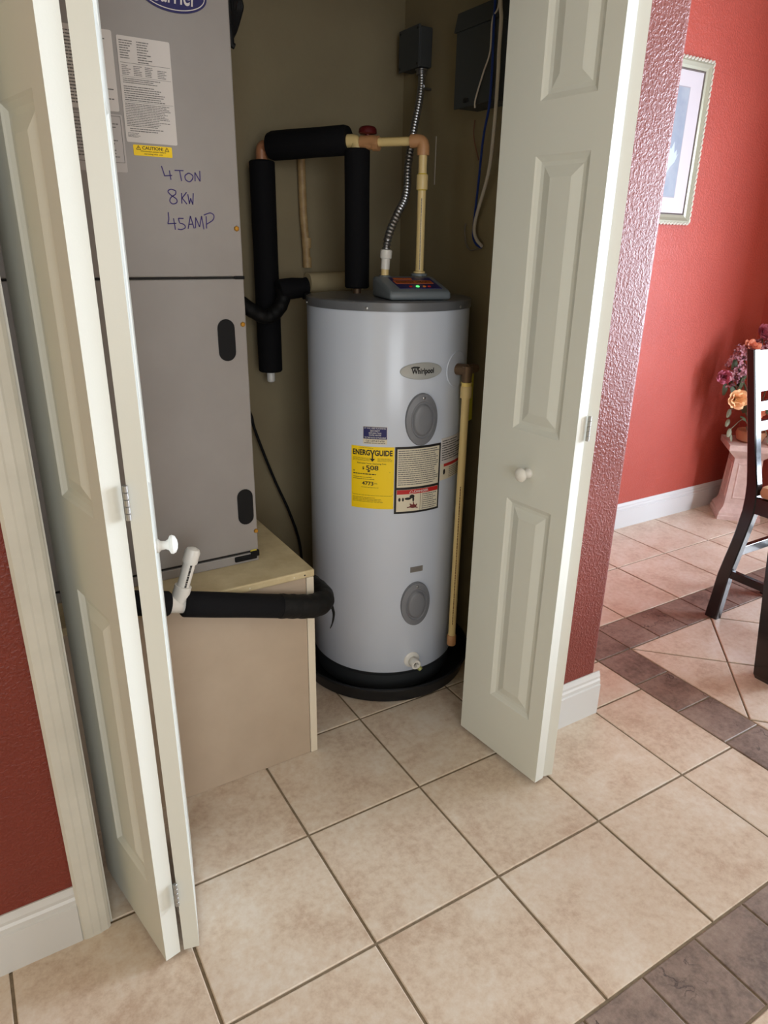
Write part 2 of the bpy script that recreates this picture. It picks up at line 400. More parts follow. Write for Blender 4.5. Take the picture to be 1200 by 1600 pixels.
struct(w.build('wall_partition', [REDD, CLOSETW]), 'dim beige closet side wall with the grey boxes', 'wall')
w = MB(); wallbox(-0.7, XR, YB, YB+0.1, -0.003, ZC, [1]*6); struct(w.build('wall_closet_back', [RED, CLOSETW]), 'dim beige back wall of the closet', 'wall')
w = MB(); wallbox(-0.70, -0.60, 0.115, YB, -0.003, ZC, [1]*6); struct(w.build('wall_closet_left', [RED, CLOSETW]), 'beige closet side wall behind the air handler', 'wall')
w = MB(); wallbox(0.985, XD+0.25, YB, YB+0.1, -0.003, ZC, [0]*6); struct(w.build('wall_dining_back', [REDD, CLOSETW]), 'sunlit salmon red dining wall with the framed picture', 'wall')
# dining right wall with the sliding glass door opening
WY0, WY1, WZ1 = -1.32, -0.28, 2.08; SY0, SY1 = -2.70, -1.60
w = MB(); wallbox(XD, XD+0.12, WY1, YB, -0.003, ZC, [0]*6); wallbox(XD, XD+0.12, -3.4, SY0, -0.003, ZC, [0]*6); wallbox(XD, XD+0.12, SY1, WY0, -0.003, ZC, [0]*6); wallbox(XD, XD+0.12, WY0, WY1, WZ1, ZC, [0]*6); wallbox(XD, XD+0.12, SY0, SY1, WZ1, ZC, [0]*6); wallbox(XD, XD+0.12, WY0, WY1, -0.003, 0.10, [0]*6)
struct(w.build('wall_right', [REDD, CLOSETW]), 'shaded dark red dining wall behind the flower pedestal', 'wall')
w = MB(); wallbox(-2.5, XD+0.12, -3.5, -3.4, 2.3, ZC, [0]*6); wallbox(-2.5, -1.8, -3.5, -3.4, -0.003, 2.3, [0]*6); wallbox(-0.1, XD+0.12, -3.5, -3.4, -0.003, 2.3, [0]*6); wallbox(-1.8, -0.1, -3.5, -3.4, -0.003, 0.65, [0]*6)
struct(w.build('wall_rear', [CREAMW, CREAMW]), 'cream wall behind the viewer', 'wall')
w = MB(); wallbox(-2.5, -2.4, -3.4, 0.115, -0.003, ZC, [0]*6); struct(w.build('wall_left', [SANDW, SANDW]), 'cream wall at the left end of the hall', 'wall')
c = MB(); c.box(-2.5, XD+0.12, -3.5, YB+0.1, ZC, ZC+0.1); struct(c.build('ceiling', CEIL), 'white ceiling', 'ceiling')
# window frames of the two daylight openings
f = MB()
for (y0, y1, z0, z1) in ((WY0, WY0+0.04, 0.10, WZ1), (WY1-0.04, WY1, 0.10, WZ1), (WY0, WY1, WZ1-0.04, WZ1), (WY0, WY1, 0.10, 0.14)): f.box(XD+0.03, XD+0.07, y0, y1, z0, z1)
struct(f.build('window_1', ALUM), 'tall white framed window beside the dining table', 'window')
f = MB()
for (x0, x1, z0, z1) in ((-1.8, -1.75, 0.65, 2.3), (-0.15, -0.1, 0.65, 2.3), (-0.975, -0.925, 0.65, 2.3), (-1.8, -0.1, 2.25, 2.3), (-1.8, -0.1, 0.65, 0.7)): f.box(x0, x1, -3.46, -3.42, z0, z1)
struct(f.build('window_added_rear', ALUM), 'added white framed window around the fill light behind the viewer', 'window')  # unseen window, added as a frame for the rear fill lamp
f = MB()
for (y0, y1, z0, z1) in ((SY0, SY0+0.05, 0, WZ1), (SY1-0.05, SY1, 0, WZ1), ((SY0+SY1)/2-0.03, (SY0+SY1)/2+0.03, 0.04, WZ1-0.05), (SY0, SY1, WZ1-0.05, WZ1), (SY0, SY1, 0, 0.04)): f.box(XD+0.03, XD+0.07, y0, y1, z0, z1)
struct(f.build('door_3', ALUM), 'white framed sliding glass door beyond the dining table', 'door')

# ---- baseboards (ogee-like profile) and door casing
def baseboard(name, p0, p1, nrm, label, h=0.135, endcap=True):
    prof = [(0, 0), (0.015, 0), (0.015, h*0.70), (0.011, h*0.72), (0.0115, h*0.80), (0.008, h*0.84), (0.0085, h*0.90), (0.005, h*0.96), (0.003, h), (0, h)]
    p0 = Vector((*p0, 0)); p1 = Vector((*p1, 0)); nn = Vector((*nrm, 0)); v = []; N = len(prof)
    for p in (p0, p1): v += [p+nn*a+Vector((0, 0, b)) for a, b in prof]
    f = [(i, (i+1) % N, N+(i+1) % N, N+i) for i in range(N)]+[tuple(range(N)), tuple(range(N, 2*N))]
    return struct(finish(name, v, f, BBOARD), label, 'baseboard')
baseboard('baseboard_left', (-2.4, 0), (-0.529, 0), (0, -1), 'white moulded baseboard below the dark red wall', 0.14)
baseboard('baseboard_right', (0.825, 0), (0.999, 0), (0, -1), 'short white baseboard piece beside the right closet door', 0.15)
baseboard('baseboard_partition', (0.985, 0.0005), (0.985, YB-0.015), (1, 0), 'white baseboard on the dining side of the closet')
baseboard('baseboard_dining', (0.985, YB), (XD, YB), (0, -1), 'white baseboard along the salmon dining wall')
baseboard('baseboard_window', (XD, YB-0.0155), (XD, WY1), (-1, 0), 'white baseboard behind the flower pedestal')
def casing(name, x0, x1, z0, z1, label, flip=False):
    """vertical moulding, stepped profile across its width"""
    W = x1-x0; pr = [(0, 0), (0, 0.012), (0.10*W, 0.0165), (0.34*W, 0.0172), (0.40*W, 0.0164), (0.62*W, 0.0166), (0.68*W, 0.0152), (0.9*W, 0.0132), (W, 0.009), (W, 0)]
    if flip: pr = [(W-a, b) for a, b in reversed(pr)]
    N = len(pr); v = [(x0+a, -b, z) for z in (z0, z1) for a, b in pr]
    f = [(i, (i+1) % N, N+(i+1) % N, N+i) for i in range(N)]+[tuple(range(N)), tuple(range(N, 2*N))]
    return struct(finish(name, v, f, TRIM), label, 'trim')
casing('trim_1', -0.529, -0.472, 0.0, 2.09, 'off-white moulded door casing left of the closet')
casing('trim_2', 0.752, 0.812, 0.0, 2.09, 'off-white door casing behind the right closet door', True)
t = MB(); t.box(-0.472, 0.752, -0.015, 0, 2.035, 2.09); struct(t.build('trim_3', TRIM), 'off-white casing above the closet opening', 'trim')
t = MB(); t.box(-0.4845, -0.467, 0.0005, 0.1145, 0, 2.044); struct(t.build('trim_4', TRIM), 'off-white left jamb of the closet opening', 'trim')
t = MB(); t.box(0.748, 0.7655, 0.0005, 0.1145, 0, 2.044); struct(t.build('trim_5', TRIM), 'off-white right jamb of the closet opening', 'trim')

# ---- bifold doors
LW, LT, LZ0, LZ1 = 0.2985, 0.031, 0.012, 2.02
PANELS = [(0.19, 0.785), (0.965, 1.558), (1.66, 1.90)]
def leaf(parent, P0, P1, nrm, knob=False):
    """P0 front corner, P1 rear corner of the panelled face; nrm points out of that face"""
    P0 = Vector((*P0, 0)); u = (Vector((*P1, 0))-P0).normalized(); nn = Vector((u.y, -u.x, 0))
    if nn.dot(Vector((*nrm, 0))) < 0: nn = -nn
    xf = lambda s, d, z: P0+u*s+nn*d+Vector((0, 0, z))
    S0, S1 = 0.046, 0.190
    b = MB()
    # back and edges
    q = [xf(0, -LT, LZ0), xf(LW, -LT, LZ0), xf(LW, -LT, LZ1), xf(0, -LT, LZ1), xf(0, 0, LZ0), xf(LW, 0, LZ0), xf(LW, 0, LZ1), xf(0, 0, LZ1)]
    b.add(q, [(0, 1, 2, 3), (0, 4, 5, 1), (1, 5, 6, 2), (2, 6, 7, 3), (3, 7, 4, 0)])
    # front: stiles and rails around three recesses
    def quad(s0, s1, z0, z1): b.add([xf(s0, 0, z0), xf(s1, 0, z0), xf(s1, 0, z1), xf(s0, 0, z1)], [(0, 1, 2, 3)])
    quad(0, S0, LZ0, LZ1); quad(S1, LW, LZ0, LZ1)
    zz = [LZ0]+[z for p in PANELS for z in p]+[LZ1]
    for i in range(0, len(zz), 2): quad(S0, S1, zz[i], zz[i+1])
    for (z0, z1) in PANELS:   # ogee recess
        rings = [(0, 0), (0.004, -0.003), (0.012, -0.0075), (0.022, -0.0085)]
        rr = [[xf(S0+i, d, z0+i), xf(S1-i, d, z0+i), xf(S1-i, d, z1-i), xf(S0+i, d, z1-i)] for i, d in rings]
        vv = [p for r in rr for p in r]; ff = []
        for r in range(len(rings)-1):
            for k in range(4): ff.append((r*4+k, r*4+(k+1) % 4, r*4+4+(k+1) % 4, r*4+4+k))
        ff.append(tuple(4*(len(rings)-1)+k for k in range(4))); b.add(vv, ff)
    o = b.build('leaf', DOORM, parent)
    for (z0, z1) in PANELS:
        rings = [(0.020, -0.0084), (0.040, -0.0022), (0.044, -0.0012)]
        rr = [[xf(S0+i, d, z0+i), xf(S1-i, d, z0+i), xf(S1-i, d, z1-i), xf(S0+i, d, z1-i)] for i, d in rings]
        vv = [p for r in rr for p in r]; ff = []
        for r in range(2):
            for k in range(4): ff.append((r*4+k, r*4+(k+1) % 4, r*4+4+(k+1) % 4, r*4+4+k))
        ff.append((8, 9, 10, 11)); finish('raised_panel', vv, ff, DOORM, o)
    if knob:
        k = MB(); k.lathe([(0.0125, -0.0005), (0.0125, 0.004), (0.0085, 0.008), (0.0075, 0.016), (0.010, 0.021), (0.0165, 0.024), (0.0175, 0.028), (0.015, 0.033), (0.008, 0.0365), (0, 0.0375)], xf(0.127, 0, 0.866), nn, 24)
        k.build('knob', PVC, o, True)
    return o
def hinge(parent, x, y, zs):
    for z0 in zs:
        h = MB()
        for i in range(5): h.lathe([(0.0036, 0.0004), (0.0042, 0.001), (0.0042, 0.0106), (0.0036, 0.0112)], (x, y, z0+i*0.0116), n=12)
        h.build('hinge', CHROME, parent, True)
door1 = empty('door_1', (-0.36, 0, 0), 'left bifold closet door folded open, white knob facing the air handler', 'door'); door1['kind'] = 'structure'
leaf(door1, (-0.392, -0.158), (-0.4505, 0.1345), (-1, 0)); leaf(door1, (-0.324, -0.159), (-0.256, 0.1317), (1, 0), True)
hinge(door1, -0.3575, -0.1595, (0.147, 0.971, 1.86))
door2 = empty('door_2', (0.64, 0, 0), 'right bifold closet door folded open with white knob and raised panels', 'door'); door2['kind'] = 'structure'
leaf(door2, (0.606, -0.158), (0.577, 0.139), (-1, 0), True); leaf(door2, (0.670, -0.157), (0.7295, 0.1355), (1, 0))
hinge(door2, 0.6395, -0.1605, (0.971, 1.86))
#@@PART2
# ================================================================== WATER HEATER
HX, HY, HR = 0.583, 0.615, 0.242
def cylmap(th0=0.0, r=HR+0.0006):
    """u = arc length (m) from angle th0 (degrees, 0 = facing the room), v = z"""
    def f(u, v, d=0.0):
        t = R_(th0)+u/HR; rr = r+d
        return (HX+rr*math.sin(t), HY-rr*math.cos(t), v)
    return f
def arc(deg): return R_(deg)*HR
def decal(name, vv, ff, fmap, material, parent, d=0.0):
    return finish(name, [fmap(u, v, d) for u, v in vv], ff, material, parent)
def curved_sheet(name, u0, u1, v0, v1, fmap, material, parent, th=0.0008, n=10, rnd=0):
    vv = []; ff = []
    for d in (-0.0006, th):
        for i in range(n+1):
            u = u0+(u1-u0)*i/n
            vv += [fmap(u, v0, d), fmap(u, v1, d)]
    M = 2*(n+1)
    for i in range(n):
        a = 2*i; ff += [(a, a+2, a+3, a+1), (M+a, M+a+1, M+a+3, M+a+2), (a, M+a, M+a+2, a+2), (a+1, a+3, M+a+3, M+a+1)]
    ff += [(0, 1, M+1, M), (2*n, M+2*n, M+2*n+1, 2*n+1)]
    return finish(name, vv, ff, material, parent)
wh = empty('water_heater', (HX, HY, 0.012), 'tall white cylindrical electric water heater with grey lid', 'water heater')
b = MB(); b.lathe([(0.225, 0.080), (0.240, 0.0802), (HR, 0.083), (HR, 1.208), (HR-0.001, 1.2105)], (HX, HY, 0), n=96); b.build('tank', TANKM, wh, True)
b = MB(); b.lathe([(0.228, 0.0095), (0.2335, 0.012), (0.2345, 0.066), (0.2385, 0.070), (0.2405, 0.0815)], (HX, HY, 0), n=96)
b.build('base_ring', mat('heater_base_grey', (40, 43, 46), 0.6), wh, True)
b = MB(); b.lathe([(HR-0.003, 1.2105), (HR+0.0022, 1.2105), (HR+0.0026, 1.224), (HR+0.0015, 1.2325), (HR-0.004, 1.2355), (0.22, 1.236), (0.05, 1.237), (0, 1.237)], (HX, HY, 0), n=96); b.build('lid', LIDM, wh, True)
for th in (-105, -45, 24, 92, 165):
    t = R_(th); b = MB(); b.lathe([(0.0042, 0), (0.004, 0.0016), (0.002, 0.0026), (0, 0.003)], (HX+(HR+0.0024)*math.sin(t), HY-(HR+0.0024)*math.cos(t), 1.218), (math.sin(t), -math.cos(t), 0), 10); b.build('screw', CHROME, wh, True)
def ellipse_dish(name, th, zc, ru, rv, prof, material, parent, n=40):
    """prof: (fraction of radius, stand-off) from rim to centre, wrapped on the tank"""
    vv = []; ff = []; fm = cylmap(th, HR)
    for fr, d in prof:
        for k in range(n): a = 2*math.pi*k/n; vv.append(fm(ru*fr*math.cos(a), zc+rv*fr*math.sin(a), d))
    for i in range(len(prof)-1):
        for k in range(n): ff.append((i*n+k, i*n+(k+1) % n, (i+1)*n+(k+1) % n, (i+1)*n+k))
    ff.append(tuple((len(prof)-1)*n+k for k in range(n)))
    return finish(name, vv, ff, material, parent, True)
COVP = [(1.0, -0.001), (1.0, 0.006), (0.97, 0.010), (0.72, 0.013), (0.68, 0.0095), (0.62, 0.0095), (0.56, 0.016), (0.50, 0.018), (0.25, 0.0175), (0.02, 0.0175)]
for th, zc in ((-7.3, 0.916), (-7.0, 0.327)):
    cv = ellipse_dish('access_cover', th, zc, arc(11.6), 0.0755, COVP, COVERM, wh)
    p = Vector(cylmap(th, HR)(0, zc+0.063, 0.0125)); b = MB(); b.lathe([(0.004, -0.003), (0.004, 0.001), (0.002, 0.002), (0, 0.0022)], p, (math.sin(R_(th)), -math.cos(R_(th)), 0), 10); b.build('screw', CHROME, cv, True)
# oval name badge
bd = ellipse_dish('name_badge', -8.0, 1.0525, arc(15.3), 0.0235, [(1.0, -0.001), (1.0, 0.0025), (0.96, 0.0042), (0.9, 0.0032), (0.02, 0.0034)], SILVER, wh)
fm = cylmap(-8.0, HR+0.0036)
vv, ff = fit_text('Whirlpool', -0.032, 0.036, 1.0405, 1.0605, 0.03); decal('lettering', vv, ff, fm, INK, bd)
vv, ff = ribbon([[(-0.034, 1.0615), (-0.025, 1.0645), (-0.010, 1.0635), (-0.012, 1.0618), (-0.026, 1.0622), (-0.034, 1.0612)]], 0.0022); decal('swoosh', vv, ff, fm, INK, bd)
# blue and white notice
f0 = cylmap(0)
n1 = curved_sheet('notice_label', arc(-47), arc(-30.7), 0.846, 0.8965, f0, PAPER2, wh)
curved_sheet('notice_heading', arc(-46.8), arc(-30.9), 0.861, 0.896, f0, NAVY, n1, 0.0011)
WHITE_T = mat('white_print', (226, 224, 220), 0.5)
for s, a, c_, d_ in (('IF YOU ARE PLANNING', -46, 0.8905, 0.8945), ('DO NOT', -42, 0.8825, 0.888), ('RETURN THIS', -43, 0.8765, 0.8805), ('WATER HEATER', -43, 0.8705, 0.8745), ('TO THE PLACE OF PURCHASE', -46, 0.863, 0.8675)):
    vv, ff = fit_text(s, arc(a), arc(-38.8-(a+38.8)), c_, d_, 0.01); decal('lettering', vv, ff, f0, WHITE_T, n1, 0.0016)
vv, ff = fit_text('Call 1-877-817-6750', arc(-45), arc(-32.5), 0.853, 0.858, 0.015); decal('lettering', vv, ff, f0, INK, n1, 0.0014)
vv, ff = fine_print(arc(-46), arc(-31.5), 0.847, 0.852, 1, wl=(0.003, 0.008)); decal('fine_print', vv, ff, f0, GREYINK, n1, 0.0014)
# yellow energy label
e1 = curved_sheet('energy_label', arc(-55.4), arc(-25.6), 0.650, 0.838, f0, YEL, wh, 0.0010, 14)
vv, ff = fit_text('ENERG', arc(-54.3), arc(-42.1), 0.812, 0.829, 0.035); decal('lettering', vv, ff, f0, INK, e1, 0.0014)
vv, ff = fit_text('GUIDE', arc(-38.9), arc(-26.8), 0.812, 0.829, 0.035); decal('lettering', vv, ff, f0, INK, e1, 0.0014)
uy = arc(-40.4)
vv, ff = rects2d([(uy-0.002, uy+0.002, 0.802, 0.818)])
vv += [(uy-0.008, 0.829), (uy-0.0035, 0.829), (uy+0.001, 0.816), (uy-0.002, 0.816), (uy+0.008, 0.829), (uy+0.0035, 0.829), (uy-0.001, 0.816), (uy+0.002, 0.816), (uy-0.0075, 0.803), (uy+0.0075, 0.803), (uy, 0.794)]
ff += [(4, 5, 6, 7), (8, 9, 10, 11), (12, 13, 14)]; decal('arrow_letter', vv, ff, f0, INK, e1, 0.0014)
vv, ff = fit_text('Estimated Yearly Operating Cost', arc(-51), arc(-31), 0.785, 0.7905, 0.012); decal('lettering', vv, ff, f0, INK, e1, 0.0014)
vv, ff = fit_text('$', arc(-47.4), arc(-46.0), 0.7685, 0.778, 0.02); decal('lettering', vv, ff, f0, INK, e1, 0.0014)
vv, ff = fit_text('508', arc(-44.8), arc(-36.2), 0.7685, 0.7825, 0.018); decal('lettering', vv, ff, f0, INK, e1, 0.0014)
vv, ff = rects2d([(arc(-54), arc(-42.6), 0.7625, 0.765), (arc(-42.6), arc(-28), 0.7632, 0.7638)]); vv += [(arc(-43.8), 0.768), (arc(-41.6), 0.768), (arc(-42.7), 0.7615)]; ff += [(8, 9, 10)]; decal('cost_scale', vv, ff, f0, INK, e1, 0.0014)
vv, ff = fine_print(arc(-54), arc(-37), 0.753, 0.759, 1, wl=(0.004, 0.012)); decal('fine_print', vv, ff, f0, INK, e1, 0.0014)
vv, ff = fit_text('4773', arc(-47.6), arc(-39.6), 0.7215, 0.7335, 0.018); decal('lettering', vv, ff, f0, INK, e1, 0.0014)
vv, ff = fit_text('kWh', arc(-39.2), arc(-36.9), 0.7262, 0.7298, 0.0); decal('lettering', vv, ff, f0, INK, e1, 0.0014)
vv, ff = fit_text('Estimated Yearly Electricity Use', arc(-48), arc(-36), 0.7135, 0.7172, 0.0); decal('lettering', vv, ff, f0, INK, e1, 0.0014)
for (a0, a1, z0, z1, nl) in ((-54.3, -40, 0.795, 0.806, 4), (-37, -27, 0.795, 0.806, 3), (-54, -38, 0.738, 0.749, 2), (-54.6, -26.2, 0.6895, 0.693, 1), (-54.6, -33, 0.669, 0.686, 4), (-50, -38, 0.833, 0.836, 1)):
    vv, ff = fine_print(arc(a0), arc(a1), z0, z1, nl, h=0.3, wl=(0.003, 0.012)); decal('fine_print', vv, ff, f0, mat('olive_print', (120, 100, 20), 0.6), e1, 0.0014)
vv, ff = rects2d([(arc(-54.8), arc(-26.2), 0.6945, 0.6952)]); decal('rule', vv, ff, f0, INK, e1, 0.0014)
# warning label with black border
w1 = curved_sheet('warning_label', arc(-25.1), arc(9.9), 0.6345, 0.8385, f0, INK, wh, 0.0012, 16)
curved_sheet('text_panel', arc(-23.6), arc(8.5), 0.7165, 0.832, f0, PAPER2, w1, 0.0016, 14)
curved_sheet('danger_panel', arc(-23.6), arc(8.5), 0.641, 0.709, f0, PAPER2, w1, 0.0016, 14)
curved_sheet('danger_bar', arc(-23.4), arc(8.3), 0.695, 0.7085, f0, REDP, w1, 0.0019, 14)
vv, ff = fit_text('DANGER', arc(-11), arc(0), 0.698, 0.7055, 0.02); decal('lettering', vv, ff, f0, PAPER, w1, 0.0024)
vv, ff = ribbon([[(arc(-14.6), 0.698), (arc(-13.0), 0.7055), (arc(-11.6), 0.698), (arc(-14.6), 0.698)]], 0.0012); decal('warning_triangle', vv, ff, f0, PAPER, w1, 0.0024)
vv, ff = fine_print(arc(-22.8), arc(8.0), 0.722, 0.830, 17, h=0.42, rag=0.12, wl=(0.003, 0.012)); decal('fine_print', vv, ff, f0, GREYINK, w1, 0.0020)
vv, ff = fine_print(arc(-5), arc(8.0), 0.643, 0.694, 8, h=0.42, rag=0.3, wl=(0.003, 0.010)); decal('fine_print', vv, ff, f0, GREYINK, w1, 0.0020)
vv, ff = rects2d([(arc(-6.4), arc(-6.1), 0.641, 0.695)]); decal('rule', vv, ff, f0, INK, w1, 0.0020)
# faucet with scalded hand pictogram
vv = []; ff = []
def blob(cu_, cv_, ru, rv, n=12):
    k = len(vv); vv.extend([(cu_+ru*math.cos(2*math.pi*i/n), cv_+rv*math.sin(2*math.pi*i/n)) for i in range(n)]); ff.append(tuple(range(k, k+n)))
blob(arc(-21.5), 0.679, 0.0035, 0.006); blob(arc(-19), 0.679, 0.003, 0.006); blob(arc(-15.5), 0.681, 0.010, 0.004); blob(arc(-12.5), 0.687, 0.008, 0.006); blob(arc(-11.5), 0.678, 0.003, 0.008)
decal('faucet_symbol', vv, ff, f0, INK, w1, 0.0020)
vv = []; ff = []; blob(arc(-11.5), 0.656, 0.011, 0.006)
v2, f2 = ribbon([[(arc(-12), 0.658), (arc(-14), 0.664)], [(arc(-11), 0.66), (arc(-11.5), 0.669)], [(arc(-9.8), 0.656), (arc(-8.6), 0.662)], [(arc(-10), 0.653), (arc(-8), 0.650)], [(arc(-12.5), 0.655), (arc(-16), 0.653)]], 0.0035)
k = len(vv); vv += v2; ff += [tuple(i+k for i in q) for q in f2]; decal('hand_symbol', vv, ff, f0, mat('dark_red_print', (110, 40, 34), 0.6), w1, 0.0020)
# rating plate on the right
r1 = curved_sheet('rating_label', arc(10.4), arc(42), 0.720, 0.849, f0, PAPER, wh, 0.0009, 16)
curved_sheet('rating_lower', arc(10.6), arc(41.8), 0.7205, 0.770, f0, PAPER2, r1, 0.0011, 14); curved_sheet('rating_band', arc(14), arc(41), 0.761, 0.770, f0, REDP, r1, 0.0013, 14)
vv, ff = fine_print(arc(11.5), arc(41), 0.780, 0.845, 9, h=0.35, rag=0.5, wl=(0.004, 0.016)); decal('fine_print', vv, ff, f0, INK, r1, 0.0013)
vv, ff = fine_print(arc(20), arc(41), 0.723, 0.758, 6, h=0.35, rag=0.3, wl=(0.004, 0.012)); decal('fine_print', vv, ff, f0, GREYINK, r1, 0.0015)
[decal('rule', *rects2d([(arc(10.5), arc(41.9), a, a+0.001)]), f0, INK, r1, 0.0013) for a in (0.778, 0.8477)]
vv = []; ff = []; blob(arc(14.5), 0.745, 0.005, 0.009); decal('warning_symbol', vv, ff, f0, INK, r1, 0.0015)
s1 = curved_sheet('small_nameplate', arc(-11.8), arc(-1.9), 0.437, 0.4545, f0, mat('grey_nameplate', (124, 120, 116), 0.5), wh, 0.0014, 6)
vv, ff = fine_print(arc(-10.5), arc(-3.2), 0.441, 0.4505, 2, h=0.5, rag=0.1, wl=(0.006, 0.012)); decal('fine_print', vv, ff, f0, GREYW, s1, 0.002)
# drain valve
t = R_(-8.3); dn = Vector((math.sin(t), -math.cos(t), 0)); dp = Vector((HX, HY, 0.122))+dn*HR
dv = MB(); dv.lathe([(0.027, -0.004), (0.027, 0.002), (0.022, 0.005), (0.0155, 0.006)], dp, dn, 24); dv.lathe([(0.0125, 0.004), (0.0125, 0.014), (0.0165, 0.016), (0.0165, 0.034), (0.0155, 0.036), (0.0085, 0.036), (0.007, 0.022), (0, 0.0215)], dp, dn, 20, closed=False)
dvo = dv.build('drain_valve', PVC, wh, True)
b = MB(); b.lathe([(0.0066, 0), (0.0066, 0.0006), (0, 0.0007)], dp+dn*0.0225, dn, 14); b.build('bore', INK, dvo)
b = MB(); b.lathe([(0.007, 0), (0.0078, 0.004), (0.0078, 0.014), (0.006, 0.016)], dp+dn*0.02+Vector((0.010, -0.006, -0.013)), (0.4, -0.5, -0.6), 14); b.build('valve_stem', mat('pale_green_plastic', (170, 174, 110), 0.4), dvo, True)
# relief valve plate, valve, discharge pipe, tag
ellipse_dish('relief_plate', 24.5, 1.045, 0.051, 0.052, [(1.0, -0.001), (1.0, 0.0015), (0.97, 0.0025), (0.9, 0.002), (0.02, 0.002)], TANKM, wh)
t = R_(24.5); dn = Vector((math.sin(t), -math.cos(t), 0)); a0 = Vector((HX, HY, 1.045))+dn*HR
rv = MB(); rv.tube([a0-dn*0.01, a0+dn*0.018, a0+dn*0.036], [0.0165, 0.0165, 0.0175], 16); rv.tube([a0+dn*0.034+Vector((0, 0, 0.012)), a0+dn*0.034-Vector((0, 0, 0.034))], [0.0165, 0.0135], 16); rv.tube([a0+dn*0.034+Vector((-.004, 0, 0.002)), a0+dn*0.034+Vector((0.040, 0.012, 0.002))], [0.0155, 0.013], 16)
rvo = rv.build('relief_valve', BRONZE, wh, True)
b = MB(); b.box(0.0, 0.001, 0, 0.001, 0, 0.001)
pp = a0+dn*0.034
dp_ = MB(); dp_.lathe([(0.0145, -0.045), (0.0145, -0.037), (0.016, -0.0365), (0.016, -0.034)], pp, n=16); dpo = dp_.build('adapter_ring', mat('yellowed_cpvc', (232, 206, 120), 0.35), rvo, True)
b = MB(); b.lathe([(0.0165, 0), (0.0165, 0.032), (0.015, 0.034)], pp-Vector((0, 0, 0.079)), n=18); b.build('coupling', CPVC, wh, True)
b = MB(); b.lathe([(0.0118, 0), (0.0118, 0.80)], (pp.x, pp.y, 0.165), n=18); dpipe = b.build('discharge_pipe', CPVC, wh, True)
b = MB(); b.lathe([(0.0145, 0), (0.015, 0.002), (0.015, 0.034), (0.0135, 0.036)], (pp.x, pp.y, 0.14), n=18); b.build('pipe_socket', CPVCT, dpipe, True)
# pipe print
vv, ff = fine_print(0.22, 0.70, -0.003, 0.003, 1, h=0.5, rag=0.0, wl=(0.004, 0.012)); va = R_(-36)
finish('pipe_print', [(pp.x+0.0121*math.sin(va+v/0.0118), pp.y-0.0121*math.cos(va+v/0.0118), u) for u, v in vv], ff, mat('brown_print', (120, 84, 40), 0.6), dpipe)
# hanging yellow tag
tg = MB(); q = pp+Vector((0.014, 0.018, 0)); tg.bbox(-0.021, 0.021, -0.0006, 0.0006, -0.16, 0.0, 0.0003, xf=lambda x, y, z: Vector((pp.x+0.026+x*0.52+z*-0.02, pp.y+0.010+x*0.30+y, pp.z+0.010+z)))
tgo = tg.build('warning_tag', mat('yellow_green_tag', (198, 190, 40), 0.5), wh)

# ---- pan
pan = MB(); pan.lathe([(0.270, 0.004), (0.280, 0.001), (0.288, 0.004), (0.298, 0.046), (0.304, 0.050), (0.304, 0.0555), (0.297, 0.057), (0.292, 0.052), (0.283, 0.012), (0.268, 0.009), (0.02, 0.009), (0, 0.009)], (HX, HY, 0), n=96, closed=False)
pan.lathe([(0.27, 0.003), (0.0, 0.003)], (HX, HY, 0), n=96, closed=False)
tag(pan.build('drain_pan', PANM, None, True), 'round black plastic drain pan under the white water heater', 'drain pan')

# ---- controller on the lid
def modxf(c0, ux, uy):
    return lambda x, y, z: Vector((c0[0]+ux[0]*x+uy[0]*y, c0[1]+ux[1]*x+uy[1]*y, z))
a_ = math.atan2(-0.035, 0.167); ux = (math.cos(a_), math.sin(a_)); uyv = (-math.sin(a_), math.cos(a_)); mc = (0.472, 0.424)
mx = modxf(mc, ux, uyv)
mod = empty('heater_controller', (0.57, 0.48, 1.2375), 'grey plastic controller with blue and orange sticker on the water heater lid', 'controller')
bm = bmesh.new()
def modv(prof, xa, xb):   # prof in (y,z), extruded along x, bevelled
    v0 = [bm.verts.new((xa, y, z)) for y, z in prof]; v1 = [bm.verts.new((xb, y, z)) for y, z in prof]; n = len(prof)
    bm.faces.new(v0); bm.faces.new(list(reversed(v1)))
    for i in range(n): bm.faces.new((v0[i], v1[i], v1[(i+1) % n], v0[(i+1) % n]))
modv([(0, 1.2375), (0, 1.256), (0.012, 1.2635), (0.13, 1.292), (0.155, 1.292), (0.155, 1.2375)], 0, 0.178)
bmesh.ops.recalc_face_normals(bm, faces=bm.faces); bmesh.ops.bevel(bm, geom=list(bm.edges), offset=0.008, segments=3, profile=0.5, affect='EDGES')
bm.verts.index_update(); vv = [tuple(mx(*v.co)) for v in bm.verts]; ff = [tuple(v.index for v in f.verts) for f in bm.faces]; bm.free()
finish('housing', vv, ff, MODM, mod, True)
def modtop(x, y, d=0.0): return mx(x, y, 1.2635+(y-0.012)/0.118*0.0285+0.0006+d)
def modquad(name, x0, x1, y0, y1, m_, d, par=mod):
    v = [modtop(x0, y0, d), modtop(x1, y0, d), modtop(x1, y1, d), modtop(x0, y1, d)]; lo = [p-Vector((0, 0, 0.001+d)) for p in v]
    return finish(name, lo+v, [(4, 5, 6, 7), (0, 1, 5, 4), (1, 2, 6, 5), (2, 3, 7, 6), (3, 0, 4, 7)], m_, par)
st = modquad('sticker', 0.035, 0.158, 0.022, 0.118, NAVY, 0.0006)
modquad('orange_banner', 0.038, 0.150, 0.062, 0.088, ORANGE, 0.0012, st); modquad('orange_heading', 0.045, 0.10, 0.098, 0.112, ORANGE, 0.0012, st)
vv, ff = fit_text('ENERGY SMART', 0.043, 0.146, 0.068, 0.082, 0.01); finish('lettering', [modtop(u, v, 0.0018) for u, v in vv], ff, INK, st)
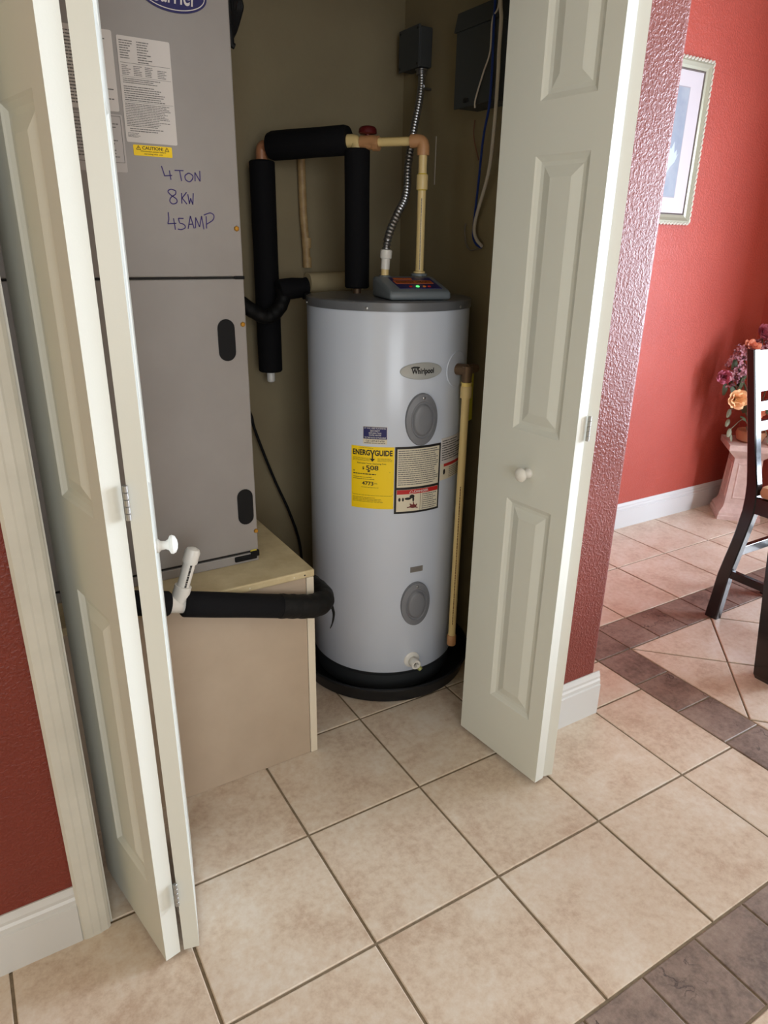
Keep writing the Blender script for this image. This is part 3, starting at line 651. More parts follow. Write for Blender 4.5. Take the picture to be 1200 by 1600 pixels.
for x_, m_ in ((0.072, REDP), (0.092, LED), (0.112, AMBER), (0.126, REDP)):
    b = MB(); b.lathe([(0.005, -0.001), (0.005, 0.001), (0.003, 0.0022), (0, 0.0025)], modtop(x_, 0.036, 0.001), (0, -0.2, 1), 12); b.build('indicator_light', m_, mod, True)
# ring around the cold inlet
b = MB(); b.lathe([(0.024, 0), (0.024, 0.006), (0.018, 0.008), (0.014, 0.006)], (0.652, 0.560, 1.2925), n=24); b.build('inlet_ring', MODM, mod, True)

# ================================================================== PIPES
PA, PB, PL, PZ = Vector((0.530, 0.712, 0)), Vector((0.652, 0.558, 0)), Vector((0.338, 0.954, 0)), 1.643
def at(p, z): return Vector((p.x, p.y, z))
hp = empty('insulated_water_pipe', (PA.x, PA.y, 1.237), 'black foam insulated water pipe running from the heater lid to the wall', 'pipe')
def foam(name, p, q, r, par, m_=FOAM, bev=0.004):
    p, q = Vector(p), Vector(q); d = (q-p).normalized(); L = (q-p).length
    b = MB(); b.lathe([(r*0.45, 0.002), (r*0.9, 0), (r, bev), (r*1.01, L*0.3), (r*0.985, L*0.6), (r, L-bev), (r*0.9, L), (r*0.45, L-0.002)], p, d, 28); return b.build(name, m_, par, True)
foam('foam_sleeve', at(PA, 1.252), at(PA, 1.628), 0.0365, hp)
dh = (PA-PL).normalized(); Lh = (PA-PL).length
foam('foam_sleeve', at(PL+dh*0.030, PZ-0.001), at(PA-dh*0.026, PZ+0.008), 0.0395, hp, bev=0.012)
foam('foam_sleeve', at(PL, 0.978), at(PL, 1.604), 0.0385, hp)
b = MB(); b.lathe([(0.013, 0), (0.013, 0.02)], at(PA, 1.2365), n=16); b.build('nipple', BRONZE, hp, True)
b = MB(); b.lathe([(0.0, 0), (0.010, 0.001), (0.0135, 0.005), (0.0135, 0.036), (0.011, 0.04)], at(PL, 0.942), n=16); b.build('end_cap', PVC, hp, True)
def elbow(name, c, d1, d2, par, m_=CPVCT, r=0.0165, L=0.036):
    d1, d2 = Vector(d1).normalized(), Vector(d2).normalized(); c = Vector(c)
    pts = [c+d1*L, c+d1*L*0.5]+[c+d1*L*0.42*(1-t)**2+d2*L*0.42*t**2 for t in (0.15, 0.35, 0.5, 0.65, 0.85)]+[c+d2*L*0.5, c+d2*L]
    b = MB(); b.tube(pts, [r*1.06, r*1.06]+[r]*5+[r*1.06, r*1.06], 18); return b.build(name, m_, par, True)
elbow('elbow', at(PL, PZ), dh, (0, 0, -1), hp, mat('copper_tan', (176, 120, 84), 0.4))
elbow('elbow', at(PA, PZ+0.004), -dh, (0, 0, -1), hp, CPVC, 0.018, 0.03)
b = MB(); b.tube([at(PA-dh*0.045, PZ+0.005), at(PA-dh*0.012, PZ+0.005)], 0.0155, 16); b.build('pipe_end', CPVC, hp, True)
cp = empty('cold_water_pipe', (PB.x, PB.y, 1.30), 'thin cream supply pipe with red handled valve dropping to the controller', 'pipe')
dc = (PB-PA).normalized(); Lc = (PB-PA).length
b = MB(); b.tube([at(PA+dc*0.012, PZ), at(PA+dc*0.05, PZ), at(PA+dc*0.052, PZ-0.003), at(PA+dc*0.066, PZ-0.003)], [0.0185, 0.0185, 0.0195, 0.0195], 18); b.build('valve_body', CPVCT, cp, True)
vh = PA+dc*0.032
b = MB(); b.lathe([(0.008, 0.014), (0.008, 0.024), (0.023, 0.025), (0.0265, 0.028), (0.025, 0.038), (0.020, 0.043), (0.010, 0.0455), (0, 0.046)], at(vh, PZ-0.004), n=10); b.build('valve_handle', REDH, cp, True)
b = MB(); b.tube([at(PA+dc*0.06, PZ), at(PB-dc*0.02, PZ)], 0.0118, 16); pr_ = b.build('pipe_run', CPVC, cp, True)
vv, ff = fine_print(0.075, Lc-0.035, -0.0025, 0.0025, 1, h=0.5, rag=0, wl=(0.003, 0.008)); side = Vector((dc.y, -dc.x, 0))
if side.y > 0: side = -side
finish('pipe_print', [at(PA+dc*u, PZ)+side*0.0119*math.cos(1.0+v/0.012)+Vector((0, 0, 0.0119*math.sin(1.0+v/0.012))) for u, v in vv], ff, mat('olive_brown_print', (140, 110, 30), 0.6), pr_)
elbow('elbow', at(PB, PZ), -dc, (0, 0, -1), cp)
b = MB(); b.lathe([(0.0118, 0), (0.0118, 0.315)], at(PB, 1.296), n=18); dpp = b.build('pipe_drop', CPVC, cp, True)
b = MB(); b.lathe([(0.0155, 0), (0.016, 0.002), (0.016, 0.036), (0.0155, 0.038)], at(PB, 1.521), n=18); b.build('coupling', CPVC, cp, True)
for z in (1.519, 1.559): b = MB(); b.lathe([(0.0125, 0), (0.0135, 0.001), (0.0125, 0.003)], at(PB, z), n=18); b.build('solvent_ring', mat('yellow_cement', (214, 190, 60), 0.4), dpp, True)
b = MB(); b.lathe([(0.0118, 0), (0.017, 0.001), (0.017, 0.006), (0.0125, 0.008)], at(PB, 1.2985), n=18); b.build('base_collar', CPVC, cp, True)
vv, ff = fine_print(1.31, 1.50, -0.002, 0.002, 1, h=0.5, rag=0, wl=(0.003, 0.010)); va = R_(-34)
finish('pipe_print', [(PB.x+0.0121*math.sin(va+v/0.0118), PB.y-0.0121*math.cos(va+v/0.0118), u) for u, v in vv], ff, GREYINK, dpp)
b = MB(); b.bbox(XR-0.0025, XR-0.0002, 0.83, 0.834, 1.56, 1.70, 0.0006); tag(b.build('wall_strip', WHITEW), 'thin pale vertical strip on the closet wall behind the pipe elbow', 'strip')

# old wall pipe behind the heater
wp = empty('wall_pipe', (0.50, 1.01, 1.24), 'aged cream pipe climbing the back wall behind the black insulated pipe', 'pipe')
b = MB(); b.tube([(0.494, 1.012, 1.66), (0.497, 1.012, 1.47), (0.508, 1.012, 1.30)], 0.0125, 14); b.build('riser', CPVCOLD, wp, True)
for z in (1.36, 1.30): b = MB(); b.lathe([(0.0145, 0), (0.0148, 0.002), (0.0148, 0.03), (0.0145, 0.032)], (0.507, 1.012, z), n=14); b.build('coupling', CPVCOLD, wp, True)
b = MB(); b.tube([(0.50, 0.998, 1.252), (0.70, 0.998, 1.254)], 0.033, 20); b.build('horizontal_run', mat('pale_tan_foam', (186, 170, 134), 0.8), wp, True)

# refrigerant line wrapped in black tape
rl = empty('refrigerant_line', (0.30, 0.86, 1.16), 'black taped refrigerant line curling up from behind the air handler', 'pipe')
pts = smooth_path([(0.06, 0.86, 1.27), (0.13, 0.86, 1.245), (0.211, 0.86, 1.208), (0.250, 0.86, 1.181), (0.286, 0.858, 1.163), (0.312, 0.858, 1.168), (0.336, 0.86, 1.186), (0.352, 0.865, 1.210), (0.360, 0.872, 1.236)], 8)
b = MB(); b.tube(pts, [0.0215+0.0006*math.sin(i*0.9) for i in range(len(pts))], 18); b.build('taped_line', TAPE, rl, True)
b = MB(); b.tube([(0.342, 0.872, 1.240), (0.347, 0.872, 1.241), (0.39, 0.872, 1.244), (0.428, 0.872, 1.246), (0.435, 0.872, 1.246), (0.437, 0.872, 1.246)], [0.027, 0.031, 0.032, 0.029, 0.031, 0.028], 18); b.build('foam_end', FOAM, rl, True)
b = MB(); b.tube([(0.414, 0.848, 1.224), (0.438, 0.845, 1.222)], [0.012, 0.011], 12); b.build('small_line', TAPE, rl, True)

# ================================================================== ELECTRICAL
jb = empty('junction_box', (0.86, 0.93, 1.89), 'small square grey junction box near the closet corner', 'junction box')
b = MB(); b.bbox(0.838, XR-0.0003, 0.872, 0.982, 1.893, 2.001, 0.004); b.build('body', BOXM, jb)
b = MB(); b.bbox(0.832, 0.838, 0.869, 0.985, 1.890, 2.004, 0.002); cvr = b.build('cover', BOXM, jb)
for y_ in (0.878, 0.976):
    for z_ in (1.900, 1.994): b = MB(); b.lathe([(0.004, -0.001), (0.004, 0.0012), (0.002, 0.002), (0, 0.0022)], (0.832, y_, z_), (-1, 0, 0), 10); b.build('screw', INK, cvr, True)
b = MB(); b.lathe([(0.012, 0), (0.016, 0.001), (0.016, 0.012), (0.019, 0.013), (0.019, 0.017)], (0.860, 0.893, 1.8735), n=14); b.build('connector', GALV, jb, True)
fc = empty('flexible_conduit', (0.535, 0.56, 1.29), 'flexible metal conduit snaking from the controller up to the junction box', 'conduit')
cpts = smooth_path([(0.538, 0.56, 1.352), (0.545, 0.564, 1.385), (0.566, 0.58, 1.419), (0.601, 0.6, 1.462), (0.641, 0.63, 1.498), (0.668, 0.66, 1.538), (0.688, 0.69, 1.583), (0.714, 0.72, 1.638), (0.76, 0.77, 1.714), (0.807, 0.82, 1.785), (0.839, 0.86, 1.837), (0.858, 0.888, 1.874)], 24)
L = [0]
for i in range(1, len(cpts)): L.append(L[-1]+(cpts[i]-cpts[i-1]).length)
fine = []; N = 232; j = 0
for i in range(N+1):
    s = L[-1]*i/N
    while j < len(L)-2 and L[j+1] < s: j += 1
    fine.append(cpts[j].lerp(cpts[j+1], (s-L[j])/max(L[j+1]-L[j], 1e-9)))
b = MB(); b.tube(fine, [0.0115 if (i//2) % 2 == 0 else 0.0084 for i in range(N+1)], 12); b.build('corrugated_sheath', GALV, fc, True)
b = MB(); b.lathe([(0.0125, 0), (0.0125, 0.028), (0.0155, 0.029), (0.0165, 0.031), (0.0165, 0.050), (0.0145, 0.052)], (0.5365, 0.56, 1.311), (0.06, 0, 1), 20); b.build('white_coupling', PVC, fc, True)
b = MB(); b.lathe([(0.011, 0), (0.011, 0.022)], (0.5355, 0.56, 1.293), (0.05, 0, 1), 16); b.build('pipe_stub', CPVC, fc, True)
b = MB(); b.lathe([(0.016, 0), (0.017, 0.002), (0.017, 0.006), (0.012, 0.0075)], (0.5352, 0.56, 1.288), n=16); b.build('locknut', MODM, fc, True)
b = MB(); b.tube([(0.838, 0.845, 1.835), (0.852, 0.872, 1.835), (XR-0.001, 0.872, 1.835)], [0.004, 0.004, 0.004], 8); b.build('strap', GALV, fc, True)

db = empty('disconnect_box', (0.84, 0.54, 1.74), 'tall grey electrical disconnect box behind the right closet door', 'electrical box')
b = MB(); b.bbox(0.806, XR-0.0003, 0.452, 0.626, 1.742, 1.962, 0.003); b.build('body', BOXM, db)
b = MB(); b.bbox(0.799, 0.806, 0.449, 0.629, 1.740, 1.930, 0.002); b.build('cover', BOXM, db)
b = MB(); b.hexa([(0.792, 0.446, 1.925), (XR-0.0003, 0.446, 1.925), (XR-0.0003, 0.632, 1.925), (0.792, 0.632, 1.925), (0.803, 0.446, 1.972), (XR-0.0003, 0.446, 1.972), (XR-0.0003, 0.632, 1.972), (0.803, 0.632, 1.972)]); b.build('hood', BOXM, db)
b = MB(); b.bbox(0.794, 0.7995, 0.560, 0.578, 1.750, 1.760, 0.001); b.build('latch', INK, db)
def wire(name, pts, r, m_, label):
    b = MB(); b.tube(smooth_path(pts, 6), r, 8); return tag(b.build(name, m_, None, True), label, 'wire', 'wires hanging on the closet wall')
wire('wire', [(0.786, 0.458, 2.06), (0.786, 0.452, 1.961), (0.786, 0.450, 1.878), (0.786, 0.447, 1.806), (0.792, 0.457, 1.728), (0.82, 0.51, 1.659), (0.85, 0.559, 1.541), (0.864, 0.587, 1.438), (0.866, 0.589, 1.402), (0.866, 0.5716, 1.381), (0.868, 0.549, 1.372)], 0.0034, BLUEW, 'blue wire dangling beside the grey disconnect box')
wire('wire', [(0.78, 0.430, 2.06), (0.78, 0.423, 1.954), (0.783, 0.419, 1.913), (0.786, 0.423, 1.845), (0.79, 0.426, 1.789), (0.81, 0.453, 1.676), (0.84, 0.503, 1.571), (0.86, 0.570, 1.464), (0.864, 0.583, 1.42), (0.866, 0.570, 1.393), (0.868, 0.546, 1.376)], 0.005, WHITEW, 'thick white cable hanging past the disconnect box')
wire('wire', [(0.775, 0.425, 2.05), (0.785, 0.435, 1.95), (0.785, 0.457, 1.92), (0.785, 0.459, 1.85), (0.785, 0.483, 1.805), (0.785, 0.510, 1.749), (0.79, 0.517, 1.73)], 0.0022, WHITEW, 'thin white wire lying across the disconnect box cover')
wire('wire', [(0.875, 0.624, 1.72), (0.87, 0.621, 1.69), (0.87, 0.6116, 1.656), (0.87, 0.589, 1.612)], 0.0018, mat('rusty_wire', (126, 86, 66), 0.5), 'short thin reddish wire below the disconnect box')
wire('wire', [(0.876, 0.642, 1.44), (0.87, 0.6388, 1.4207), (0.87, 0.6287, 1.3838), (0.87, 0.612, 1.368), (0.87, 0.5945, 1.364), (0.87, 0.5514, 1.3718)], 0.0022, GREYW, 'thin grey wire curled into a loop at the cable ends')
b = MB(); b.tube(smooth_path([(0.18, 0.985, 0.96), (0.24, 0.99, 0.90), (0.274, 0.99, 0.8305), (0.283, 0.99, 0.785), (0.313, 0.99, 0.690), (0.3515, 0.99, 0.580), (0.3968, 0.99, 0.4666), (0.429, 0.99, 0.3657), (0.4428, 0.99, 0.289), (0.445, 0.99, 0.20), (0.445, 0.99, 0.004)], 6), 0.0048, 10)
tag(b.build('power_cable', BLACKP, None, True), 'thin black cable sagging down the back wall beside the heater', 'cable')

# ================================================================== PLATFORM AND AIR HANDLER
pf = empty('air_handler_platform', (-0.20, 0.63, 0), 'beige boxed platform with cream top carrying the air handler', 'platform')
PX0, PX1, PY0, PY1, PH = -0.595, 0.157, 0.269, 1.03, 0.585
b = MB(); b.bbox(PX0, PX1-0.022, PY0+0.003, PY0+0.021, 0.0005, PH-0.022, 0.001); b.build('front_panel', PLAT, pf)
b = MB(); b.bbox(PX1-0.019, PX1-0.001, PY0+0.022, PY1, 0.0005, PH-0.022, 0.001); b.build('side_panel', PLAT, pf)
b = MB(); b.bbox(PX1-0.021, PX1, PY0, PY0+0.021, 0.0005, PH-0.0215, 0.002); b.build('corner_bead', EDGEW, pf)
b = MB(); b.bbox(PX0, PX1+0.001, PY0-0.003, PY1, PH-0.0205, PH, 0.0035); tp = b.build('top_board', PLATW, pf)
for x_ in (0.13, 0.10, -0.02): b = MB(); b.lathe([(0.0022, 0), (0.0022, 0.0006), (0, 0.0008)], (x_, PY0-0.003, PH-0.011), (0, -1, 0), 8); b.build('nail_head', INK if x_ > 0.12 else EDGEW, tp)
AX0, AX1, AY0, AY1, AZ0, AZ1, SEAM = -0.52, 0.053, 0.388, 0.945, PH, 2.05, 1.301
ah = empty('air_handler', ((AX0+AX1)/2, (AY0+AY1)/2, PH), 'tall taupe steel air handler cabinet with handwriting in purple marker', 'air handler')
b = MB(); b.bbox(AX0+0.003, AX1-0.003, AY0+0.02, AY1, AZ0+0.0005, AZ1, 0.002); b.build('cabinet', STEEL, ah)
b = MB(); b.bbox(AX0, AX1, AY0, AY0+0.022, SEAM+0.0025, AZ1, 0.003); b.build('upper_panel', STEEL, ah)
b = MB(); b.bbox(AX0, AX1, AY0, AY0+0.022, 0.6165, SEAM-0.0025, 0.003); lp = b.build('lower_panel', STEEL, ah)
b = MB(); b.bbox(AX0+0.002, AX1-0.001, AY0+0.006, AY0+0.024, 0.6105, 0.6162, 0.0006); b.build('shadow_gap_strip', DARK, ah)  # dark strip painting the shade between lower panel and base rail
b = MB(); b.bbox(AX0+0.001, AX1, AY0+0.001, AY0+0.021, PH+0.0006, 0.610, 0.0015); br = b.build('base_rail', STEEL, ah)
b = MB(); b.bbox(AX1-0.066, AX1-0.006, AY0-0.004, AY0+0.004, 0.593, 0.607, 0.002); b.bbox(AX1-0.022, AX1+0.001, AY0-0.005, AY0+0.004, 0.600, 0.6165, 0.002); b.build('latch', BLACKP, br)
b = MB(); b.bbox(AX1-0.022, AX1-0.006, AY0-0.003, AY0+0.004, 0.6125, 0.619, 0.001); b.build('yellow_clip', mat('yellow_clip', (206, 190, 70), 0.5), br)
b = MB(); b.bbox(AX0, AX1+0.001, AY0+0.003, AY0+0.02, SEAM-0.0024, SEAM+0.0024, 0.0005); b.build('seam_gap_strip', DARK, ah)  # dark filler standing for the shade in the panel seam
b = MB(); b.bbox(AX1-0.022, AX1+0.002, AY0-0.001, AY0+0.01, SEAM-0.0035, SEAM+0.0035, 0.001); b.build('seam_clip', BLACKP, ah)
def afm(u, v, d=0.0): return (u, AY0-0.0004-d, v)
def aprint(name, vf, m_, par, d): return finish(name, [afm(u, v, d) for u, v in vf[0]], vf[1], m_, par)
def stadium(cx, cz, hw, hh, n=10):
    p = [(cx+hw*math.cos(a), cz+hh-hw+hw*math.sin(a)) for a in [math.pi*k/n for k in range(n+1)]]; p += [(cx+hw*math.cos(a), cz-hh+hw+hw*math.sin(a)) for a in [math.pi+math.pi*k/n for k in range(n+1)]]; return p
def plate(name, poly, m_, par, d0, d1):
    n = len(poly); v = [afm(a, b, d0) for a, b in poly]+[afm(a, b, d1) for a, b in poly]
    return finish(name, v, [tuple(range(n)), tuple(range(n, 2*n))]+[(i, (i+1) % n, n+(i+1) % n, n+i) for i in range(n)], m_, par)
for cz in (1.1625, 0.7425): plate('hand_slot', stadium(0.003 if cz > 1 else 0.024, cz, 0.0205, 0.0480), BLACKP, ah, -0.0003, 0.0016)
for (x_, z_) in ((0.042, 1.405), (0.044, 1.197), (0.0485, 0.671)):
    b = MB(); b.lathe([(0.0062, -0.001), (0.0062, 0.002), (0.0045, 0.0042), (0.0, 0.0046)], (x_, AY0, z_), (0, -1, 0), 6); b.build('brass_screw', BRASS, ah)
def rrect(x0, x1, z0, z1, r=0.003, n=4):
    p = []
    for (cx, cz, a0) in ((x1-r, z1-r, 0), (x0+r, z1-r, 90), (x0+r, z0+r, 180), (x1-r, z0+r, 270)):
        p += [(cx+r*math.cos(R_(a0+90*k/n)), cz+r*math.sin(R_(a0+90*k/n))) for k in range(n+1)]
    return p
l1 = plate('data_label', rrect(-0.177, -0.0755, 1.5615, 1.7435), PAPER, ah, -0.0003, 0.0005)
for a in ((-0.173, -0.148, 1.705, 1.738, 8), (-0.140, -0.112, 1.700, 1.738, 9), (-0.172, -0.155, 1.678, 1.696, 6), (-0.150, -0.133, 1.678, 1.696, 6), (-0.128, -0.111, 1.678, 1.696, 6), (-0.104, -0.086, 1.678, 1.693, 5), (-0.172, -0.085, 1.664, 1.674, 3), (-0.172, -0.084, 1.634, 1.661, 7), (-0.173, -0.083, 1.589, 1.631, 14), (-0.168, -0.095, 1.580, 1.588, 2), (-0.173, -0.147, 1.570, 1.579, 4)):
    aprint('fine_print', fine_print(a[0], a[1], a[2], a[3], a[4], h=0.4, rag=0.35, wl=(0.002, 0.009)), GREYINK, l1, 0.0007)
aprint('rule', rects2d([(-0.174, -0.078, 1.6985, 1.6992), (-0.174, -0.078, 1.6755, 1.676), (-0.174, -0.078, 1.6325, 1.633)]), GREYINK, l1, 0.0007)
l2 = plate('wiring_label', rrect(-0.45, -0.185, 1.613, 1.749), PAPER, ah, -0.0003, 0.0005)
aprint('fine_print', fine_print(-0.44, -0.19, 1.62, 1.742, 22, h=0.4, wl=(0.003, 0.012)), GREYINK, l2, 0.0007)
l3 = plate('notice_label', rrect(-0.36, -0.181, 1.505, 1.608), mat('grey_label', (186, 180, 178), 0.5), ah, -0.0003, 0.0005)
aprint('rule', rects2d([(-0.355, -0.1845, 1.604, 1.605), (-0.355, -0.1845, 1.522, 1.523), (-0.1855, -0.1845, 1.522, 1.605)]), GREYINK, l3, 0.0007)
aprint('fine_print', fine_print(-0.35, -0.19, 1.53, 1.60, 12, h=0.35, wl=(0.003, 0.012)), GREYINK, l3, 0.0007)
l4 = plate('caution_label', rrect(-0.1655, -0.088, 1.538, 1.5575, 0.002), YEL, ah, -0.0003, 0.0006)
aprint('lettering', fit_text('CAUTION!', -0.148, -0.106, 1.5495, 1.5555, 0.02), INK, l4, 0.0009)
aprint('lettering', fit_text('Disconnect power before', -0.151, -0.101, 1.5445, 1.548, 0.01), INK, l4, 0.0009)
aprint('lettering', fit_text('servicing this unit.', -0.145, -0.107, 1.5398, 1.5433, 0.01), INK, l4, 0.0009)
for cx in (-0.1555, -0.0985): aprint('warning_triangle', ribbon([[(cx-0.004, 1.549)], [(cx+0.004, 1.549)]][0:0] or [[(cx-0.0042, 1.549), (cx, 1.556)], [(cx, 1.556), (cx+0.0042, 1.549)], [(cx+0.0042, 1.549), (cx-0.0042, 1.549)], [(cx, 1.5505), (cx, 1.5535)]], 0.001), INK, l4, 0.0009)
# maker's oval badge, mostly above the picture edge
def oval(cx, cz, ru, rv, n=48): return [(cx+ru*math.cos(2*math.pi*k/n), cz+rv*math.sin(2*math.pi*k/n)) for k in range(n)]
OX, OZ = -0.060, 1.826
bg = plate('maker_badge', oval(OX, OZ, 0.066, 0.031), NAVY, ah, -0.0003, 0.0020)
aprint('rim_line', ribbon([oval(OX, OZ, 0.061, 0.0265, 40)+[(OX+0.061, OZ)]], 0.0016), PAPER, bg, 0.0024)
aprint('lettering', fit_text('Carrier', OX-0.046, OX+0.046, OZ-0.0165, OZ+0.017, 0.01, 0.15), PAPER, bg, 0.0024)
# handwriting
def tr(strokes, x0, x1, z0, z1): return [[(x0+a*(x1-x0), z0+b_*(z1-z0)) for a, b_ in s] for s in strokes]
HW = []
HW += tr([[(0.0, 1.05), (0.03, 0.7), (0.06, 0.32)], [(0.05, 0.32), (0.25, 0.38)], [(0.19, 0.75), (0.21, 0.05)],
          [(0.32, 0.78), (0.55, 0.80)], [(0.45, 0.79), (0.48, 0.0)],
          [(0.66, 0.62), (0.58, 0.42), (0.59, 0.12), (0.68, -0.02), (0.76, 0.18), (0.78, 0.45), (0.70, 0.62), (0.64, 0.60)],
          [(0.83, 0.05), (0.84, 0.72)], [(0.84, 0.72), (0.96, 0.05)], [(0.96, 0.05), (0.97, 0.86)]], -0.1125, -0.030, 1.4955, 1.5205)
HW += tr([[(0.30, 0.92), (0.12, 1.0), (0.0, 0.85), (0.10, 0.6), (0.30, 0.35), (0.30, 0.1), (0.14, 0.0), (0.04, 0.18), (0.10, 0.45), (0.28, 0.68), (0.30, 0.92)],
          [(0.52, 0.78), (0.50, 0.05)], [(0.72, 0.85), (0.51, 0.40)], [(0.52, 0.45), (0.70, 0.02)],
          [(0.76, 0.72), (0.80, 0.05)], [(0.80, 0.05), (0.86, 0.45)], [(0.86, 0.45), (0.93, 0.0)], [(0.93, 0.0), (0.98, 0.8)]], -0.1035, -0.049, 1.4505, 1.4785)
HW += tr([[(0.03, 1.0), (0.03, 0.6), (0.0, 0.32)], [(0.0, 0.32), (0.18, 0.36)], [(0.13, 0.65), (0.15, -0.02)],
          [(0.34, 0.66), (0.23, 0.66)], [(0.23, 0.66), (0.25, 0.38)], [(0.25, 0.38), (0.34, 0.30), (0.36, 0.12), (0.28, 0.0), (0.20, 0.02)],
          [(0.42, 0.05), (0.49, 0.82)], [(0.49, 0.82), (0.55, 0.08)], [(0.44, 0.32), (0.53, 0.34)],
          [(0.58, 0.10), (0.60, 0.74)], [(0.60, 0.74), (0.67, 0.18)], [(0.67, 0.18), (0.73, 0.84)], [(0.73, 0.84), (0.76, 0.04)],
          [(0.83, 0.84), (0.82, 0.10)], [(0.78, 0.90), (0.92, 1.04), (1.0, 0.90), (0.97, 0.62), (0.83, 0.36)]], -0.110, -0.008, 1.4005, 1.434)
aprint('handwriting', ribbon(HW, 0.0022), PURPLE, ah, 0.0003)
# black cable bundle at the side of the cabinet
cb = empty('cable_bundle', (0.07, 0.45, 1.76), 'coiled black cable bundle hanging at the air handler side', 'cable')
b = MB(); b.tube([(0.062, 0.42, 2.06), (0.0625, 0.42, 1.90), (0.063, 0.42, 1.80)], 0.0075, 10); b.build('trunk', BLACKP, cb, True)
for k, (dx, dz) in enumerate(((0, 0), (0.004, 0.006), (-0.003, -0.004), (0.006, -0.003), (0.002, 0.010))):
    b = MB(); b.tube(smooth_path([(0.064, 0.42+0.004*k, 1.785), (0.070+dx, 0.425+0.004*k, 1.815), (0.078+dx, 0.43, 1.852+dz), (0.086+dx, 0.435, 1.858+dz), (0.094+dx, 0.44, 1.846+dz), (0.090+dx, 0.44, 1.828), (0.074+dx, 0.43, 1.795), (0.066, 0.42, 1.775)], 6), 0.0046, 8); b.build('coil', BLACKP, cb, True)
b = MB(); b.tube(smooth_path([(0.064, 0.42, 1.80), (0.066, 0.42, 1.775), (0.066, 0.42, 1.765), (0.072, 0.42, 1.762)], 5), 0.006, 8); b.build('tail', BLACKP, cb, True)

# ---- condensate drain with cleanout
DY = 0.236
dr = empty('drain_pipe', (-0.05, DY, 0.48), 'black foam wrapped drain pipe with white capped riser in front of the platform', 'pipe')
pa, pb = Vector((-0.385, DY, 0.6469)), Vector((0.115, DY, 0.500)); sl = (pb-pa).normalized()
tee = Vector((-0.2045, DY, 0.5945)); nrm = Vector((-sl.z+0.06, 0, sl.x)).normalized()
foam('foam_sleeve', pa, tee-sl*0.021, 0.029, dr); foam('foam_sleeve', tee+sl*0.010, Vector((0.06, DY, 0.5165)), 0.0305, dr)
b = MB(); pts = smooth_path([(0.045, DY, 0.521), (0.09, DY, 0.508), (0.135, DY+0.002, 0.496), (0.172, DY+0.020, 0.490), (0.190, DY+0.06, 0.488), (0.193, DY+0.13, 0.484)], 6)
b.tube(pts, [0.0315+0.0008*math.sin(i*1.7) for i in range(len(pts))], 20); b.build('taped_bend', TAPE, dr, True)
b = MB(); b.tube(smooth_path([(0.200, DY+0.028, 0.478), (0.200, DY+0.006, 0.458), (0.189, DY-0.010, 0.440), (0.176, DY-0.020, 0.428)], 4), [0.006, 0.005, 0.005, 0.004, 0.004, 0.0035, 0.003, 0.003, 0.0025, 0.002, 0.002, 0.0015, 0.001], 6); b.build('tape_tail', TAPE, dr)
b = MB(); b.tube([tee-sl*0.024, tee+sl*0.024], 0.0215, 20); b.tube([tee-nrm*0.005, tee+nrm*0.046], 0.0195, 20); b.build('tee', PVC, dr, True)
b = MB(); b.tube([tee+nrm*0.030, tee+nrm*0.110], 0.0142, 20); rs = b.build('riser', PVC, dr, True)
vv, ff = fine_print(0.044, 0.103, -0.004, 0.004, 1, h=0.6, rag=0, wl=(0.002, 0.006)); tq = Vector((0, -1, 0))
finish('pipe_print', [tee+nrm*u+(tq*math.cos(v/0.0142)+sl*math.sin(v/0.0142))*0.0145 for u, v in vv], ff, INK, rs)
b = MB(); b.lathe([(0.0172, 0), (0.0176, 0.002), (0.0176, 0.026), (0.0145, 0.033), (0.007, 0.0365), (0, 0.037)], tee+nrm*0.104, nrm, 22); b.build('cap', PVC, dr, True)
# ================================================================== DINING ROOM
# ---- picture
FX0, FX1, FZ0, FZ1, FY = 1.86, 2.449, 1.478, 2.127, YB
pc = empty('framed_picture', ((FX0+FX1)/2, FY, FZ0), 'framed print with white mat and silver twisted rope frame on the salmon wall', 'picture')
def fr_ring(name, i0, i1, d0, d1, d2, d3, m_):
    """mitred rectangular moulding between insets i0 (outer) and i1 (inner); heights off the wall"""
    rows = [(i0, 0.0005), (i0, d0), (i0+(i1-i0)*0.35, d1), (i0+(i1-i0)*0.7, d2), (i1, d3), (i1, 0.0005)]
    vv = []; ff = []
    for i, d in rows: vv += [(FX0+i, FY-d, FZ0+i), (FX1-i, FY-d, FZ0+i), (FX1-i, FY-d, FZ1-i), (FX0+i, FY-d, FZ1-i)]
    for r in range(len(rows)-1):
        for k in range(4): ff.append((4*r+k, 4*r+(k+1) % 4, 4*r+4+(k+1) % 4, 4*r+4+k))
    return finish(name, vv, ff, m_, pc)
fr_ring('frame', 0.006, 0.042, 0.016, 0.019, 0.012, 0.009, SILVF)
rope = MB()
def rope_seg(p, q):
    p, q = Vector(p), Vector(q); L = (q-p).length; n = int(L/0.022); d = (q-p)/n
    for k in range(n):
        a = p+d*k; sd = Vector((0, 0, 1)) if abs(d.x) > abs(d.z) else Vector((1, 0, 0))
        rope.tube([a+d*0.02-sd*0.0045, a+d*0.5, a+d*0.98+sd*0.0045], [0.0035, 0.0062, 0.0035], 6)
e = 0.006
rope_seg((FX0+e, FY-0.016, FZ0+e), (FX1-e, FY-0.016, FZ0+e)); rope_seg((FX0+e, FY-0.016, FZ1-e), (FX1-e, FY-0.016, FZ1-e)); rope_seg((FX0+e, FY-0.016, FZ0+e), (FX0+e, FY-0.016, FZ1-e)); rope_seg((FX1-e, FY-0.016, FZ0+e), (FX1-e, FY-0.016, FZ1-e))
ro = rope.build('rope_edge', mat('silver_rope', (206, 204, 190), 0.35, metal=0.3), pc, True); ro['kind'] = 'stuff'
